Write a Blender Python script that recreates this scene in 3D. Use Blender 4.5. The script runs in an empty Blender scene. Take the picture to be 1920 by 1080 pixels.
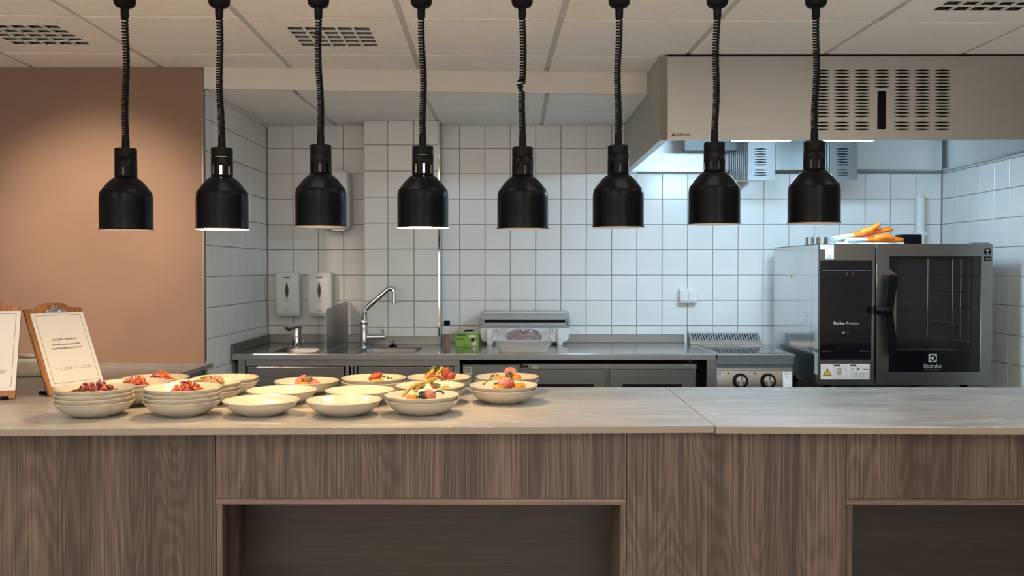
import bpy, bmesh, math, random
from mathutils import Vector, Matrix, Euler
random.seed(7)
S = bpy.context.scene
C = S.collection
PI = math.pi
# ------------------------------------------------------------------ camera
F = 1740.0                                   # focal length in pixels of a 1920 px wide frame
cam_d = bpy.data.cameras.new('camera'); cam = bpy.data.objects.new('camera', cam_d); C.objects.link(cam)
cam_d.sensor_width = 36; cam_d.lens = 36*F/1920
CAM = Vector((0, 0, 1.35)); cam.location = CAM
cam.rotation_euler = (PI/2 - math.atan(35/F), 0, math.atan(7/F))
S.camera = cam
CM = cam.rotation_euler.to_matrix()
def at(x, y, Y):                             # photo pixel at depth Y
    d = CM @ Vector(((x-960)/F, -(y-540)/F, -1)); return CAM + d*(Y/d.y)
# ------------------------------------------------------------------ world, light, exposure
w = bpy.data.worlds.new('world'); S.world = w; w.use_nodes = True
w.node_tree.nodes['Background'].inputs[0].default_value = (0.9, 0.93, 1, 1)
w.node_tree.nodes['Background'].inputs[1].default_value = 0.05
S.view_settings.view_transform = 'Standard'; S.view_settings.look = 'None'
S.view_settings.gamma = 1; S.view_settings.use_curve_mapping = False
S.view_settings.exposure = 1.15
P_DINING = 9.5        # radiance of the dining ceiling panels
P_HOOD = 88.0         # radiance of the hood light tubes
P_WINDOW_FILL = 1.2        # radiance of the unseen windows added behind the camera
P_LAMP = 7.0         # watts of each lit heat lamp
P_WASH = 58.0
P_COUNTER_FILL = 1.7       # radiance of the unseen light panels added above the counter         # watts of the spot on the brown wall
# ------------------------------------------------------------------ helpers
Wm = {}
def W(o): return Wm.get(o.name, Matrix.Identity(4))
def tag(o, label, cat, group=None, kind=None):
    o['label'] = label; o['category'] = cat
    if group: o['group'] = group
    if kind: o['kind'] = kind
    return o
def thing(name, label, cat, loc=(0,0,0), rot=(0,0,0), group=None, kind=None):
    o = bpy.data.objects.new(name, None); C.objects.link(o)
    o.location = loc; o.rotation_euler = rot; o.empty_display_size = .05
    Wm[o.name] = Matrix.Translation(Vector(loc)) @ Euler(rot).to_matrix().to_4x4()
    return tag(o, label, cat, group, kind)
def obj(name, bm, mat, parent=None, local=False, smooth=None, me=None):
    if me is None:
        me = bpy.data.meshes.new(name); bm.normal_update(); bm.to_mesh(me); bm.free()
    o = bpy.data.objects.new(name, me); C.objects.link(o)
    mats = mat if isinstance(mat, (list, tuple)) else [mat]
    if not me.materials:
        for m in mats: me.materials.append(m)
    if smooth is not None:
        me.polygons.foreach_set('use_smooth', [True]*len(me.polygons))
        me.set_sharp_from_angle(angle=math.radians(smooth))
    if parent:
        o.parent = parent
        if not local: me.transform(W(parent).inverted())
        Wm[o.name] = W(parent)
    elif not local:
        vs = [v.co for v in me.vertices]
        c = Vector(((min(v.x for v in vs)+max(v.x for v in vs))/2, (min(v.y for v in vs)+max(v.y for v in vs))/2, min(v.z for v in vs)))
        me.transform(Matrix.Translation(-c)); o.location = c; Wm[o.name] = Matrix.Translation(c)
    return o
def copy_tree(o, parent=None):
    c = o.copy(); C.objects.link(c); c.parent = parent
    for ch in list(o.children): copy_tree(ch, c)
    return c
def box(bm, x0, x1, y0, y1, z0, z1, bev=0, seg=1):
    r = bmesh.ops.create_cube(bm, size=1)
    vs = r['verts']
    for v in vs:
        v.co = Vector(((x0+x1)/2+v.co.x*(x1-x0), (y0+y1)/2+v.co.y*(y1-y0), (z0+z1)/2+v.co.z*(z1-z0)))
    if bev:
        es = list({e for v in vs for e in v.link_edges})
        bmesh.ops.bevel(bm, geom=es, offset=bev, segments=seg, affect='EDGES', profile=.5, clamp_overlap=True)
    return bm
def B(*a, **k): return box(bmesh.new(), *a, **k)
def lathe(bm, prof, cx=0, cy=0, z=0, n=32, M=None, sx=1, sy=1):
    rings = []
    for r, h in prof:
        if r < 1e-6: rings.append([bm.verts.new((cx, cy, z+h))])
        else: rings.append([bm.verts.new((cx+r*sx*math.cos(2*PI*i/n), cy+r*sy*math.sin(2*PI*i/n), z+h)) for i in range(n)])
    for a, b in zip(rings, rings[1:]):
        for i in range(n):
            j = (i+1) % n
            q = [a[i % len(a)], a[j % len(a)], b[j % len(b)], b[i % len(b)]]
            u = []
            for v in q:
                if v not in u: u.append(v)
            if len(u) > 2:
                try: bm.faces.new(u)
                except ValueError: pass
    if M is not None:
        for ring in rings:
            for v in ring: v.co = M @ v.co
    return bm
def tube(bm, pts, r, n=8, caps=True, flat=1.0):
    pts = [Vector(p) for p in pts]; rad = r if isinstance(r, (list, tuple)) else [r]*len(pts)
    rings = []; up = Vector((0, 0, 1)); prev = None
    for i, p in enumerate(pts):
        t = (pts[min(i+1, len(pts)-1)]-pts[max(i-1, 0)]).normalized()
        if prev is None:
            a = up if abs(t.dot(up)) < .9 else Vector((1, 0, 0))
            u = t.cross(a).normalized()
        else:
            u = (prev - t*prev.dot(t)).normalized()
        prev = u; v = t.cross(u)
        rings.append([bm.verts.new(p + (u*math.cos(2*PI*k/n) + v*math.sin(2*PI*k/n)*flat)*rad[i]) for k in range(n)])
    for a, b in zip(rings, rings[1:]):
        for k in range(n): bm.faces.new((a[k], a[(k+1) % n], b[(k+1) % n], b[k]))
    if caps:
        bm.faces.new(rings[0][::-1]); bm.faces.new(rings[-1])
    return bm
def prism(bm, pts, f0, f1):                  # polygon pts (2d); f0/f1 map 2d -> 3d for both caps
    a = [bm.verts.new(f0(p)) for p in pts]; b = [bm.verts.new(f1(p)) for p in pts]
    n = len(pts); bm.faces.new(a); bm.faces.new(b[::-1])
    for i in range(n): bm.faces.new((a[i], b[i], b[(i+1) % n], a[(i+1) % n]))
    bmesh.ops.recalc_face_normals(bm, faces=bm.faces[:])
    return bm
def rrect(x0, x1, y0, y1, r, n=5):
    out = []
    for cx, cy, a in ((x1-r, y1-r, 0), (x0+r, y1-r, 90), (x0+r, y0+r, 180), (x1-r, y0+r, 270)):
        for k in range(n+1):
            t = math.radians(a+90*k/n); out.append((cx+r*math.cos(t), cy+r*math.sin(t)))
    return out
def plate(outer, holes, thick, fn):          # flat plate with holes, fn(u, v, w) -> world
    cu = bpy.data.curves.new('outline', 'CURVE'); cu.dimensions = '2D'; cu.fill_mode = 'BOTH'; cu.extrude = thick/2
    for loop in [outer]+list(holes):
        sp = cu.splines.new('POLY'); sp.points.add(len(loop)-1)
        for p, q in zip(sp.points, loop): p.co = (q[0], q[1], 0, 1)
        sp.use_cyclic_u = True
    o = bpy.data.objects.new('outline', cu); C.objects.link(o)
    dg = bpy.context.evaluated_depsgraph_get()
    me = bpy.data.meshes.new_from_object(o.evaluated_get(dg))
    bpy.data.objects.remove(o); bpy.data.curves.remove(cu)
    bm = bmesh.new(); bm.from_mesh(me); bpy.data.meshes.remove(me)
    for v in bm.verts: v.co = Vector(fn(v.co.x, v.co.y, v.co.z+thick/2))
    bmesh.ops.remove_doubles(bm, verts=bm.verts[:], dist=1e-6)
    bmesh.ops.recalc_face_normals(bm, faces=bm.faces[:])
    return bm
def text(name, body, size, M, mat, parent, local=False, sx=1.0, bold=0.0, align='CENTER'):
    cu = bpy.data.curves.new(name, 'FONT'); cu.body = body; cu.size = size; cu.align_x = align; cu.align_y = 'CENTER'
    cu.extrude = .0002; cu.offset = bold; cu.resolution_u = 3
    o = bpy.data.objects.new(name, cu); C.objects.link(o)
    dg = bpy.context.evaluated_depsgraph_get()
    me = bpy.data.meshes.new_from_object(o.evaluated_get(dg)); bpy.data.objects.remove(o); bpy.data.curves.remove(cu)
    me.transform(M @ Matrix.Diagonal((sx, 1, 1, 1))); me.materials.clear()
    return obj(name, None, mat, parent, local=local, me=me)
def facing(p):                               # text matrix: upright text facing the camera side (-Y) at point p
    return Matrix.Translation(Vector(p)) @ Euler((PI/2, 0, 0)).to_matrix().to_4x4()
# ------------------------------------------------------------------ materials
def srgb(r, g, b):
    return tuple(((c/255)/12.92 if c/255 <= .04045 else ((c/255+.055)/1.055)**2.4) for c in (r, g, b))+(1,)
def mk(name, col, rough=.5, metal=0, emit=None, es=0, alpha=1, trans=0, spec=None, coat=0, ior=None):
    m = bpy.data.materials.new(name); m.use_nodes = True
    p = m.node_tree.nodes['Principled BSDF']
    p.inputs['Base Color'].default_value = col if len(col) == 4 else tuple(col)+(1,)
    p.inputs['Roughness'].default_value = rough; p.inputs['Metallic'].default_value = metal
    if emit: p.inputs['Emission Color'].default_value = tuple(emit)+(1,); p.inputs['Emission Strength'].default_value = es
    p.inputs['Alpha'].default_value = alpha; p.inputs['Transmission Weight'].default_value = trans
    if spec is not None: p.inputs['Specular IOR Level'].default_value = spec
    if ior: p.inputs['IOR'].default_value = ior
    p.inputs['Coat Weight'].default_value = coat
    return m
def nodes(m): return m.node_tree.nodes, m.node_tree.links, m.node_tree.nodes['Principled BSDF']
def vary(m, c0, c1, scale=(1,1,1), detail=4, rough=None, bump=0, nscale=1.0, lo=.3, hi=.7, dist=0):
    N, L, p = nodes(m)
    tc = N.new('ShaderNodeTexCoord'); mp = N.new('ShaderNodeMapping'); mp.inputs['Scale'].default_value = scale
    oi = N.new('ShaderNodeObjectInfo'); ad = N.new('ShaderNodeVectorMath'); ad.operation = 'ADD'
    mu = N.new('ShaderNodeMath'); mu.operation = 'MULTIPLY'; mu.inputs[1].default_value = 13
    L.new(oi.outputs['Random'], mu.inputs[0]); L.new(tc.outputs['Object'], ad.inputs[0]); L.new(mu.outputs[0], ad.inputs[1])
    L.new(ad.outputs[0], mp.inputs[0])
    nz = N.new('ShaderNodeTexNoise'); nz.inputs['Scale'].default_value = nscale; nz.inputs['Detail'].default_value = detail
    nz.inputs['Distortion'].default_value = dist
    L.new(mp.outputs[0], nz.inputs['Vector'])
    cr = N.new('ShaderNodeValToRGB'); cr.color_ramp.elements[0].position = lo; cr.color_ramp.elements[1].position = hi
    cr.color_ramp.elements[0].color = c0; cr.color_ramp.elements[1].color = c1
    L.new(nz.outputs['Fac'], cr.inputs[0]); L.new(cr.outputs[0], p.inputs['Base Color'])
    if rough:
        mr = N.new('ShaderNodeMapRange'); mr.inputs['To Min'].default_value = rough[0]; mr.inputs['To Max'].default_value = rough[1]
        L.new(nz.outputs['Fac'], mr.inputs[0]); L.new(mr.outputs[0], p.inputs['Roughness'])
    if bump:
        b = N.new('ShaderNodeBump'); b.inputs['Strength'].default_value = bump; b.inputs['Distance'].default_value = .002
        L.new(nz.outputs['Fac'], b.inputs['Height']); L.new(b.outputs[0], p.inputs['Normal'])
    return m
def wood(name, cols, axis='Z', rough=.45):
    m = mk(name, cols[1], rough); N, L, p = nodes(m)
    tc = N.new('ShaderNodeTexCoord'); oi = N.new('ShaderNodeObjectInfo')
    mu = N.new('ShaderNodeMath'); mu.operation = 'MULTIPLY'; mu.inputs[1].default_value = 17
    ad = N.new('ShaderNodeVectorMath'); ad.operation = 'ADD'
    L.new(oi.outputs['Random'], mu.inputs[0]); L.new(tc.outputs['Object'], ad.inputs[0]); L.new(mu.outputs[0], ad.inputs[1])
    def noise(sc, scale, detail, dist=0):
        mp = N.new('ShaderNodeMapping'); mp.inputs['Scale'].default_value = sc if axis == 'Z' else (sc[2], sc[1], sc[0])
        L.new(ad.outputs[0], mp.inputs[0])
        n = N.new('ShaderNodeTexNoise'); n.inputs['Scale'].default_value = scale; n.inputs['Detail'].default_value = detail
        n.inputs['Distortion'].default_value = dist; L.new(mp.outputs[0], n.inputs['Vector']); return n
    big = noise((7.5, 1.5, .9), 1.0, 1.2, .2)             # growth-ring field, gives cathedrals
    m1 = N.new('ShaderNodeMath'); m1.operation = 'MULTIPLY'; m1.inputs[1].default_value = 120; L.new(big.outputs['Fac'], m1.inputs[0])
    sn = N.new('ShaderNodeMath'); sn.operation = 'SINE'; L.new(m1.outputs[0], sn.inputs[0])
    fine = noise((210, 30, 2.2), 1.0, 5)                   # pores
    tone = noise((9, 2, .25), 1.0, 2)                      # broad streaks
    def mul(a, k):
        q = N.new('ShaderNodeMath'); q.operation = 'MULTIPLY'; L.new(a, q.inputs[0]); q.inputs[1].default_value = k; return q.outputs[0]
    def plus(a, b):
        q = N.new('ShaderNodeMath'); q.operation = 'ADD'; L.new(a, q.inputs[0]); L.new(b, q.inputs[1]); return q.outputs[0]
    v = plus(plus(mul(sn.outputs[0], .048), mul(fine.outputs['Fac'], .85)), mul(tone.outputs['Fac'], .55))
    cr = N.new('ShaderNodeValToRGB'); e = cr.color_ramp.elements
    e[0].position = .56; e[0].color = cols[0]; e[1].position = .86; e[1].color = cols[2]
    k = e.new(.70); k.color = cols[1]
    L.new(v, cr.inputs[0]); L.new(cr.outputs[0], p.inputs['Base Color'])
    b = N.new('ShaderNodeBump'); b.inputs['Strength'].default_value = .12; b.inputs['Distance'].default_value = .001
    L.new(fine.outputs['Fac'], b.inputs['Height']); L.new(b.outputs[0], p.inputs['Normal'])
    return m
def stone(name):
    m = vary(mk(name, (.4,.4,.4,1), .35), srgb(138,135,131), srgb(176,173,169), (1.3, 5, 5), 6, (.28, .42), 0, 2.2, .3, .72, 1.2)
    N, L, p = nodes(m)
    cr = [n for n in N if n.type == 'VALTORGB'][0]; mp = [n for n in N if n.type == 'MAPPING'][0]
    vn = N.new('ShaderNodeTexNoise'); vn.inputs['Scale'].default_value = 1.1; vn.inputs['Detail'].default_value = 5; vn.inputs['Distortion'].default_value = 1.6
    L.new(mp.outputs[0], vn.inputs['Vector'])
    s = N.new('ShaderNodeMath'); s.operation = 'SUBTRACT'; s.inputs[1].default_value = .5; L.new(vn.outputs['Fac'], s.inputs[0])
    a = N.new('ShaderNodeMath'); a.operation = 'ABSOLUTE'; L.new(s.outputs[0], a.inputs[0])
    mr = N.new('ShaderNodeMapRange'); mr.inputs['From Max'].default_value = .012; mr.inputs['To Min'].default_value = .55; mr.inputs['To Max'].default_value = 0
    L.new(a.outputs[0], mr.inputs[0])
    mx = N.new('ShaderNodeMixRGB'); mx.inputs[2].default_value = srgb(216,212,206); L.new(mr.outputs[0], mx.inputs[0]); L.new(cr.outputs[0], mx.inputs[1])
    L.new(mx.outputs[0], p.inputs['Base Color'])
    return m
M = {}
M['tile'] = vary(mk('white_tile', srgb(226,226,224), .22), srgb(222,222,220), srgb(232,232,230), (2,2,2), 2)
M['grout'] = mk('grey_grout', srgb(152,149,145), .9)
M['brown'] = vary(mk('brown_paint', srgb(176,140,116), .75), srgb(141,113,96), srgb(148,119,101), (3,3,3), 3)
M['white_paint'] = mk('white_paint', srgb(222,219,214), .8)
M['ceil'] = vary(mk('ceiling_tile', srgb(226,222,216), .9), srgb(236,232,226), srgb(243,239,233), (60,60,60), 2)
M['tbar'] = mk('grid_bar', srgb(196,193,188), .55)
M['floor'] = vary(mk('grey_vinyl', srgb(120,116,110), .5), srgb(204,198,188), srgb(222,216,206), (8,8,8), 4)
M['dwall'] = mk('dining_paint', srgb(205,196,184), .8)
M['wood'] = wood('walnut_laminate', (srgb(48,39,35), srgb(73,60,53), srgb(99,84,75)))
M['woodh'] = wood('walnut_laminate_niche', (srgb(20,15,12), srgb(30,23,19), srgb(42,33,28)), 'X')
M['woodedge'] = wood('walnut_edge', (srgb(78,63,57), srgb(98,81,73), srgb(116,98,89)), 'X')
M['stone'] = stone('grey_stone')
M['stone_edge'] = mk('stone_edge', srgb(128,119,108), .5)
def steel(n, v, ro, sc=(2,2,160)):
    return vary(mk(n, (v,v,v,1), .3, 1), (v*.97,v*.97,v*.96,1), (v*1.03,v*1.025,v*1.01,1), sc, 3, ro, 0)
M['steel'] = steel('brushed_steel', .42, (.26, .34), (2,2,420))
M['steel_d'] = steel('dark_steel', .32, (.25, .4))
M['steel_side'] = steel('polished_side_steel', .62, (.10, .18))
M['steel_top'] = steel('worktop_steel', .40, (.14, .20), (300,2,2))
M['steel_m'] = vary(mk('matt_hood_steel', (.6,.57,.52,1), .5, 1), (.47,.455,.425,1), (.51,.495,.46,1), (2,2,420), 3, (.48, .56), 0)
M['hood_in'] = steel('hood_liner_steel', .74, (.46, .54), (2,2,420))
M['oven'] = steel('oven_steel', .26, (.26, .32), (2,2,420))
M['alu'] = mk('grey_aluminium', srgb(140,136,130), .45, .6)
M['duct'] = steel('duct_steel', .20, (.55, .62))
M['basin'] = steel('basin_steel', .27, (.44, .52))
M['chrome'] = mk('chrome', (.75,.75,.76,1), .06, 1)
M['black'] = mk('matt_black', (.004,.004,.005,1), .42, spec=.10)
M['blackp'] = mk('black_plastic', (.004,.004,.005,1), .5, spec=.10)
M['shade'] = mk('black_enamel', (.003,.0035,.005,1), .30, 0, spec=.10)
M['liner'] = mk('white_enamel', srgb(235,232,226), .4)
M['dark'] = mk('dark_void', (.004,.004,.004,1), .9)  # flat black standing for the shade in gaps and openings
M['glass_blk'] = mk('black_glass', (.004,.004,.006,1), .06)
M['whitep'] = mk('white_plastic', srgb(228,228,226), .35)
M['greyp'] = mk('grey_plastic', srgb(150,152,154), .3)
M['paper'] = mk('paper', srgb(226,224,220), .8)
M['ink'] = mk('dark_ink', srgb(52,50,50), .8)
M['print_w'] = mk('pale_print', srgb(190,195,200), .5)
M['print_r'] = mk('red_digit', srgb(170,40,60), .5)
M['ply'] = wood('beech_ply', (srgb(112,70,34), srgb(142,92,48), srgb(166,114,66)), 'Z', .5)
M['glaze'] = vary(mk('cream_glaze', srgb(196,188,170), .14, coat=.2), srgb(188,179,160), srgb(203,195,178), (25,25,25), 5)
M['yellow'] = mk('warning_yellow', srgb(240,190,40), .5)
# ================================================================== THE SETTING
YB = 5.58; XL = -1.494; XR = 2.556; YA = 4.45; ZC = 2.316; ZL = 2.215
def struct(name, bm, mat, label, cat): return tag(obj(name, bm, mat), label, cat, kind='structure')
struct('floor', B(-3.8, XR+.1, -3.5, 5.75, -.1, 0), M['floor'], 'grey floor running under the counter and kitchen', 'floor')
ceil = struct('ceiling', B(-3.85, XR+.1, -3.5, 5.75, 2.42, 2.5), M['white_paint'], 'white suspended tile ceiling above the serving counter', 'ceiling')
wb = struct('wall_back', B(XL-.1, XR+.1, YB+.006, YB+.15, 0, 2.42), M['grout'], 'white tiled wall behind the steel worktop', 'wall')
wl = struct('wall_left', B(XL-.1, XL-.006, 4.481, YB+.006, 0, 2.42), M['grout'], 'short white tiled side wall left of the sinks', 'wall')
wr = struct('wall_right', B(XR+.006, XR+.15, -3.5, YB+.006, 0, 2.42), M['grout'], 'white tiled side wall right of the oven', 'wall')
wa = struct('wall_accent', B(-3.8, XL-.006, YA, 4.479, 0, 2.42), M['brown'], 'brown painted wall behind the clipboards', 'wall')
struct('wall_dining_left', B(-3.9, -3.8, -3.5, 4.479, 0, 2.42), M['dwall'], 'plain wall at the left end of the dining side', 'wall')
struct('wall_dining_rear', B(-3.9, XR+.1, -3.6, -3.5, 0, 2.42), M['dwall'], 'plain wall of the dining side facing the counter', 'wall')
# unseen windows added behind the camera, glowing to brighten ceiling and fronts
M['window_fill'] = mk('added_daylight', (0,0,0,1), .5, emit=(.92, .96, 1), es=P_WINDOW_FILL)
for n, x in enumerate((-2.9, -1.3, .3, 1.6)):
    g = thing('window_%d' % (n+1), 'unseen window added behind the viewer for fill light', 'window', (x+.5, -3.5, .8), kind='structure')
    obj('window_frame', plate([(x-.05, .75), (x+1.15, .75), (x+1.15, 2.15), (x-.05, 2.15)], [[(x, .8), (x+1.1, .8), (x+1.1, 2.1), (x, 2.1)]], .05, lambda u, v, w_: (u, -3.5+w_, v)), M['whitep'], g)
    obj('glow_pane', B(x, x+1.1, -3.498, -3.49, .8, 2.1), M['window_fill'], g)
# ---- wall tiles, each one a piece
P = .152; G = .0035
def tile_mesh(du, dv, fn):
    bm = B(-du/2, du/2, 0, .006, -dv/2, dv/2)
    fr = [e for e in bm.edges if all(abs(v.co.y) < 1e-6 for v in e.verts)]
    bmesh.ops.bevel(bm, geom=fr, offset=.0016, segments=1, affect='EDGES')
    for v in bm.verts: v.co = Vector(fn(*v.co))
    bmesh.ops.recalc_face_normals(bm, faces=bm.faces[:])
    me = bpy.data.meshes.new('tile'); bm.to_mesh(me); bm.free(); me.materials.append(M['tile']); return me
def edges(lo, hi, joint):
    k = math.ceil((lo-joint)/P - 1e-6); e = [lo]
    while joint+k*P < hi-1e-4:
        if joint+k*P > lo+1e-4: e.append(joint+k*P)
        k += 1
    return e+[hi]
def tiles(wall, ue, ve, fn, orient, skip=None):
    cache = {}
    for a, b in zip(ue, ue[1:]):
        for c, d in zip(ve, ve[1:]):
            if b-a < .012 or d-c < .012: continue
            if skip and skip((a+b)/2, (c+d)/2): continue
            k = (round(b-a-G, 4), round(d-c-G, 4))
            if k not in cache: cache[k] = tile_mesh(k[0], k[1], orient)
            o = bpy.data.objects.new('tile', cache[k]); C.objects.link(o); o.parent = wall
            o.location = W(wall).inverted() @ Vector(fn((a+b)/2, (c+d)/2))
ZJ = 1.315
same = lambda x, y, z: (x, y, z)
# back wall: right of the column and the recess left of it
tiles(wb, edges(-.4485, XR, -.337), edges(.555, ZL, ZJ), lambda u, v: (u, YB, v), same,
      lambda u, v: (v < .90 and u < 1.35) or (u > .72 and v > 1.99))
tiles(wb, edges(XL, -.885, -1.339), edges(.859, ZL, ZJ), lambda u, v: (u, YB, v), same)
tiles(wl, edges(4.482, YB, 4.612), edges(.555, ZL, ZJ), lambda u, v: (XL, u, v), lambda x, y, z: (-y, x, z))
tiles(wr, edges(4.05, YB, 5.432), edges(.555, ZL-.1, ZJ), lambda u, v: (XR, u, v), lambda x, y, z: (y, x, z))
# tiled column between the two back wall fields
YC = 5.42
wc = struct('wall_column', B(-.8845, -.4545, YC+.006, YB+.004, .3, ZL), M['grout'], 'tiled wall projection behind the tall sink tap', 'wall')
tiles(wc, edges(-.885, -.4485, -.595), edges(.859, ZL, ZJ), lambda u, v: (u, YC, v), same)
tiles(wc, edges(YC+.008, YB, YC), edges(.859, ZL, ZJ), lambda u, v: (-.4485, u, v), lambda x, y, z: (-y, x, z))
t1 = struct('trim_1', B(-.452, -.4425, YC-.004, YC+.004, .95, ZL), M['chrome'], 'thin metal corner strip on the tiled projection', 'trim')
bm = B(XL-.006, XL-.0015, 4.446, 4.4805, .905, ZC)
struct('trim_2', bm, M['alu'], 'thin grey strip covering the end of the brown wall', 'trim')
bm = bmesh.new(); box(bm, XL, XL+.012, 4.49, YB, ZL-.02, ZL)
struct('trim_3', bm, M['white_paint'], 'white edge strip along the tiled side wall top', 'trim')
# ---- suspended ceiling: tiles and bars as pieces, laid a little askew to the walls
TP = .616; TA = math.radians(1.65); TO = Vector((-.44, 3.59, 0))
EU = Vector((math.cos(TA), math.sin(TA), 0)); EV = Vector((-math.sin(TA), math.cos(TA), 0))
def cg(u, v, z): return TO + EU*u + EV*v + Vector((0, 0, z))
RZ = Matrix.Rotation(TA, 4, 'Z')
bm = B(-TP/2+.012, TP/2-.012, -TP/2+.012, TP/2-.012, 0, .014, bev=.002)
bm.transform(RZ); tm = bpy.data.meshes.new('ceiling_tile'); bm.to_mesh(tm); bm.free(); tm.materials.append(M['ceil'])
grille_cells = {(-1, 0), (-3, 0), (3, -1)}
led_cells = {(i, j) for i in (-4, -1, 2) for j in (-9, -7, -5)} | {(-1, -2), (1, -2), (3, -2)}
M['led'] = mk('led_diffuser', (1,1,1,1), .5, emit=(1, .89, .77), es=P_DINING)
M['led_fill'] = mk('led_diffuser_fill', (1,1,1,1), .5, emit=(1, .89, .77), es=P_COUNTER_FILL)  # glow of unseen panels added to brighten the counter and ceiling
for i in range(-5, 5):
    for j in range(-11, 2):
        c = cg((i+.5)*TP, (j+.5)*TP, ZC)
        if not (-3.6 < c.x < XR-.0) or (i, j) in grille_cells or (i, j) in led_cells: continue
        if c.x > XR-.3 and j == 1: continue
        o = bpy.data.objects.new('ceiling_tile', tm); C.objects.link(o); o.parent = ceil; o.location = W(ceil).inverted() @ c
def bar(u0, u1, v0, v1, dz=0):
    bm = bmesh.new(); prism(bm, [(u0, v0), (u1, v0), (u1, v1), (u0, v1)], lambda p: cg(p[0], p[1], ZC+.005+dz), lambda p: cg(p[0], p[1], ZC+.03+dz))
    obj('grid_bar', bm, M['tbar'], ceil)
for i in range(-5, 6): bar(i*TP-.012, i*TP+.012, -11*TP, (1.42 if i < 2 else 1.3)*TP)
for j in range(-11, 2): bar(-5*TP, 4.85*TP, j*TP-.012, j*TP+.012, .0012)
# louvred ceiling grilles
M['cell'] = mk('dark_reflector', (.05,.05,.055,1), .25, 1)
cs = .0635; bm = bmesh.new()
q = [bm.verts.new((sx*cs/2, sy*cs/2, 0)) for sx, sy in ((-1,-1),(1,-1),(1,1),(-1,1))]
q2 = [bm.verts.new((sx*cs*.36, sy*cs*.36, .03)) for sx, sy in ((-1,-1),(1,-1),(1,1),(-1,1))]
q3 = [bm.verts.new((sx*cs*.16, sy*cs*.16, .045)) for sx, sy in ((-1,-1),(1,-1),(1,1),(-1,1))]
for a, b in ((q, q2), (q2, q3)):
    for k in range(4): bm.faces.new((a[k], b[k], b[(k+1) % 4], a[(k+1) % 4]))
bm.faces.new(q3); cell_me = bpy.data.meshes.new('cell'); bm.to_mesh(cell_me); bm.free(); cell_me.materials.append(M['cell'])
gl = {(-1, 0): 'square louvred ceiling grille above the third black lamp cord', (-3, 0): 'square louvred ceiling grille above the brown wall',
      (3, -1): 'square louvred ceiling grille in front of the extractor hood'}
for (i, j), lab in gl.items():
    c = cg((i+.5)*TP, (j+.5)*TP, ZC)
    g = thing('ceiling_grille', lab, 'grille', c, (0, 0, TA), 'louvred ceiling grilles')
    h = 5*.0655/2+.001
    obj('frame', plate([(-TP/2+.012, -TP/2+.012), (TP/2-.012, -TP/2+.012), (TP/2-.012, TP/2-.012), (-TP/2+.012, TP/2-.012)],
        [[(-h, -h), (h, -h), (h, h), (-h, h)]], .012, lambda u, v, z: (u, v, z)), M['ceil'], g, local=True)
    for k in range(1, 5):
        a = -h+.001+k*.0655
        obj('louvre', B(a-.0045, a+.0045, -h, h, 0, .006), M['whitep'], g, local=True)
        obj('louvre', B(-h, h, a-.0045, a+.0045, .0005, .006), M['whitep'], g, local=True)
    for a in range(5):
        for b in range(5):
            o = bpy.data.objects.new('cell', cell_me); C.objects.link(o); o.parent = g
            o.location = (-h+.001+(a+.5)*.0655, -h+.001+(b+.5)*.0655, .004)
led_n = 0
for (i, j) in sorted(led_cells):
    c = cg((i+.5)*TP, (j+.5)*TP, ZC)
    led_n += 1
    g = thing('ceiling_light', 'flat square light panel in the dining side ceiling' if j < -2 else 'unseen light panel added above the counter, %s of three' % {-1: 'leftmost', 1: 'middle', 3: 'rightmost'}[i], 'light', c, (0, 0, TA), 'dining side ceiling lights')
    hh = TP/2-.012
    obj('frame', plate([(-hh, -hh), (hh, -hh), (hh, hh), (-hh, hh)], [[(-hh+.02, -hh+.02), (hh-.02, -hh+.02), (hh-.02, hh-.02), (-hh+.02, hh-.02)]], .012, lambda u, v, z: (u, v, z)), M['whitep'], g, local=True)
    obj('diffuser', B(-hh+.02, hh-.02, -hh+.02, hh-.02,   .004, .008), M['led'] if j < -2 else M['led_fill'], g, local=True)
# lower kitchen ceiling and its bulkhead
XH = .650
def yb_(x): return 4.455+(x-XL)*(4.60-4.455)/(XH-XL)
bm = bmesh.new(); prism(bm, [(XL, 0), (XH, 0), (XH, .018), (XL, .018)], lambda p: Vector((p[0], yb_(p[0])+p[1], ZL-.001)), lambda p: Vector((p[0], yb_(p[0])+p[1], ZC+.03)))
struct('wall_bulkhead', bm, M['white_paint'], 'white step between the high and low ceilings', 'bulkhead')
cl = struct('ceiling_kitchen', B(XL, XH, 4.65, YB, 2.30, 2.32), M['white_paint'], 'lower tiled ceiling over the sinks', 'ceiling')
def yj(x): return 5.03+(x+1.445)*.04
cols = [XL, -1.08, -.457, .155, XH]
for a, b in zip(cols, cols[1:]):
    for r in (0, 1):
        g = .012; a2 = a+(g if a > XL else .013); b2 = b-(g if b < XH else 0)
        f0 = (lambda x: yb_(x)+.019) if r == 0 else (lambda x: yj(x)+g)
        f1 = (lambda x: yj(x)-g) if r == 0 else (lambda x: YB-.002)
        pts = [(a2, f0(a2)), (b2, f0(b2)), (b2, f1(b2)), (a2, f1(a2))]
        bm = bmesh.new(); prism(bm, pts, lambda p: Vector((p[0], p[1], ZL)), lambda p: Vector((p[0], p[1], ZL+.014)))
        obj('ceiling_tile', bm, M['ceil'], cl)
for a in cols[1:-1]: obj('grid_bar', B(a-.013, a+.013, 4.66, YB-.002, ZL+.0038, ZL+.03), M['tbar'], cl)
bm = bmesh.new(); prism(bm, [(XL+.013, -.013), (XH, -.013), (XH, .013), (XL+.013, .013)], lambda p: Vector((p[0], yj(p[0])+p[1], ZL+.005)), lambda p: Vector((p[0], yj(p[0])+p[1], ZL+.03)))
obj('grid_bar', bm, M['tbar'], cl)
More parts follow.
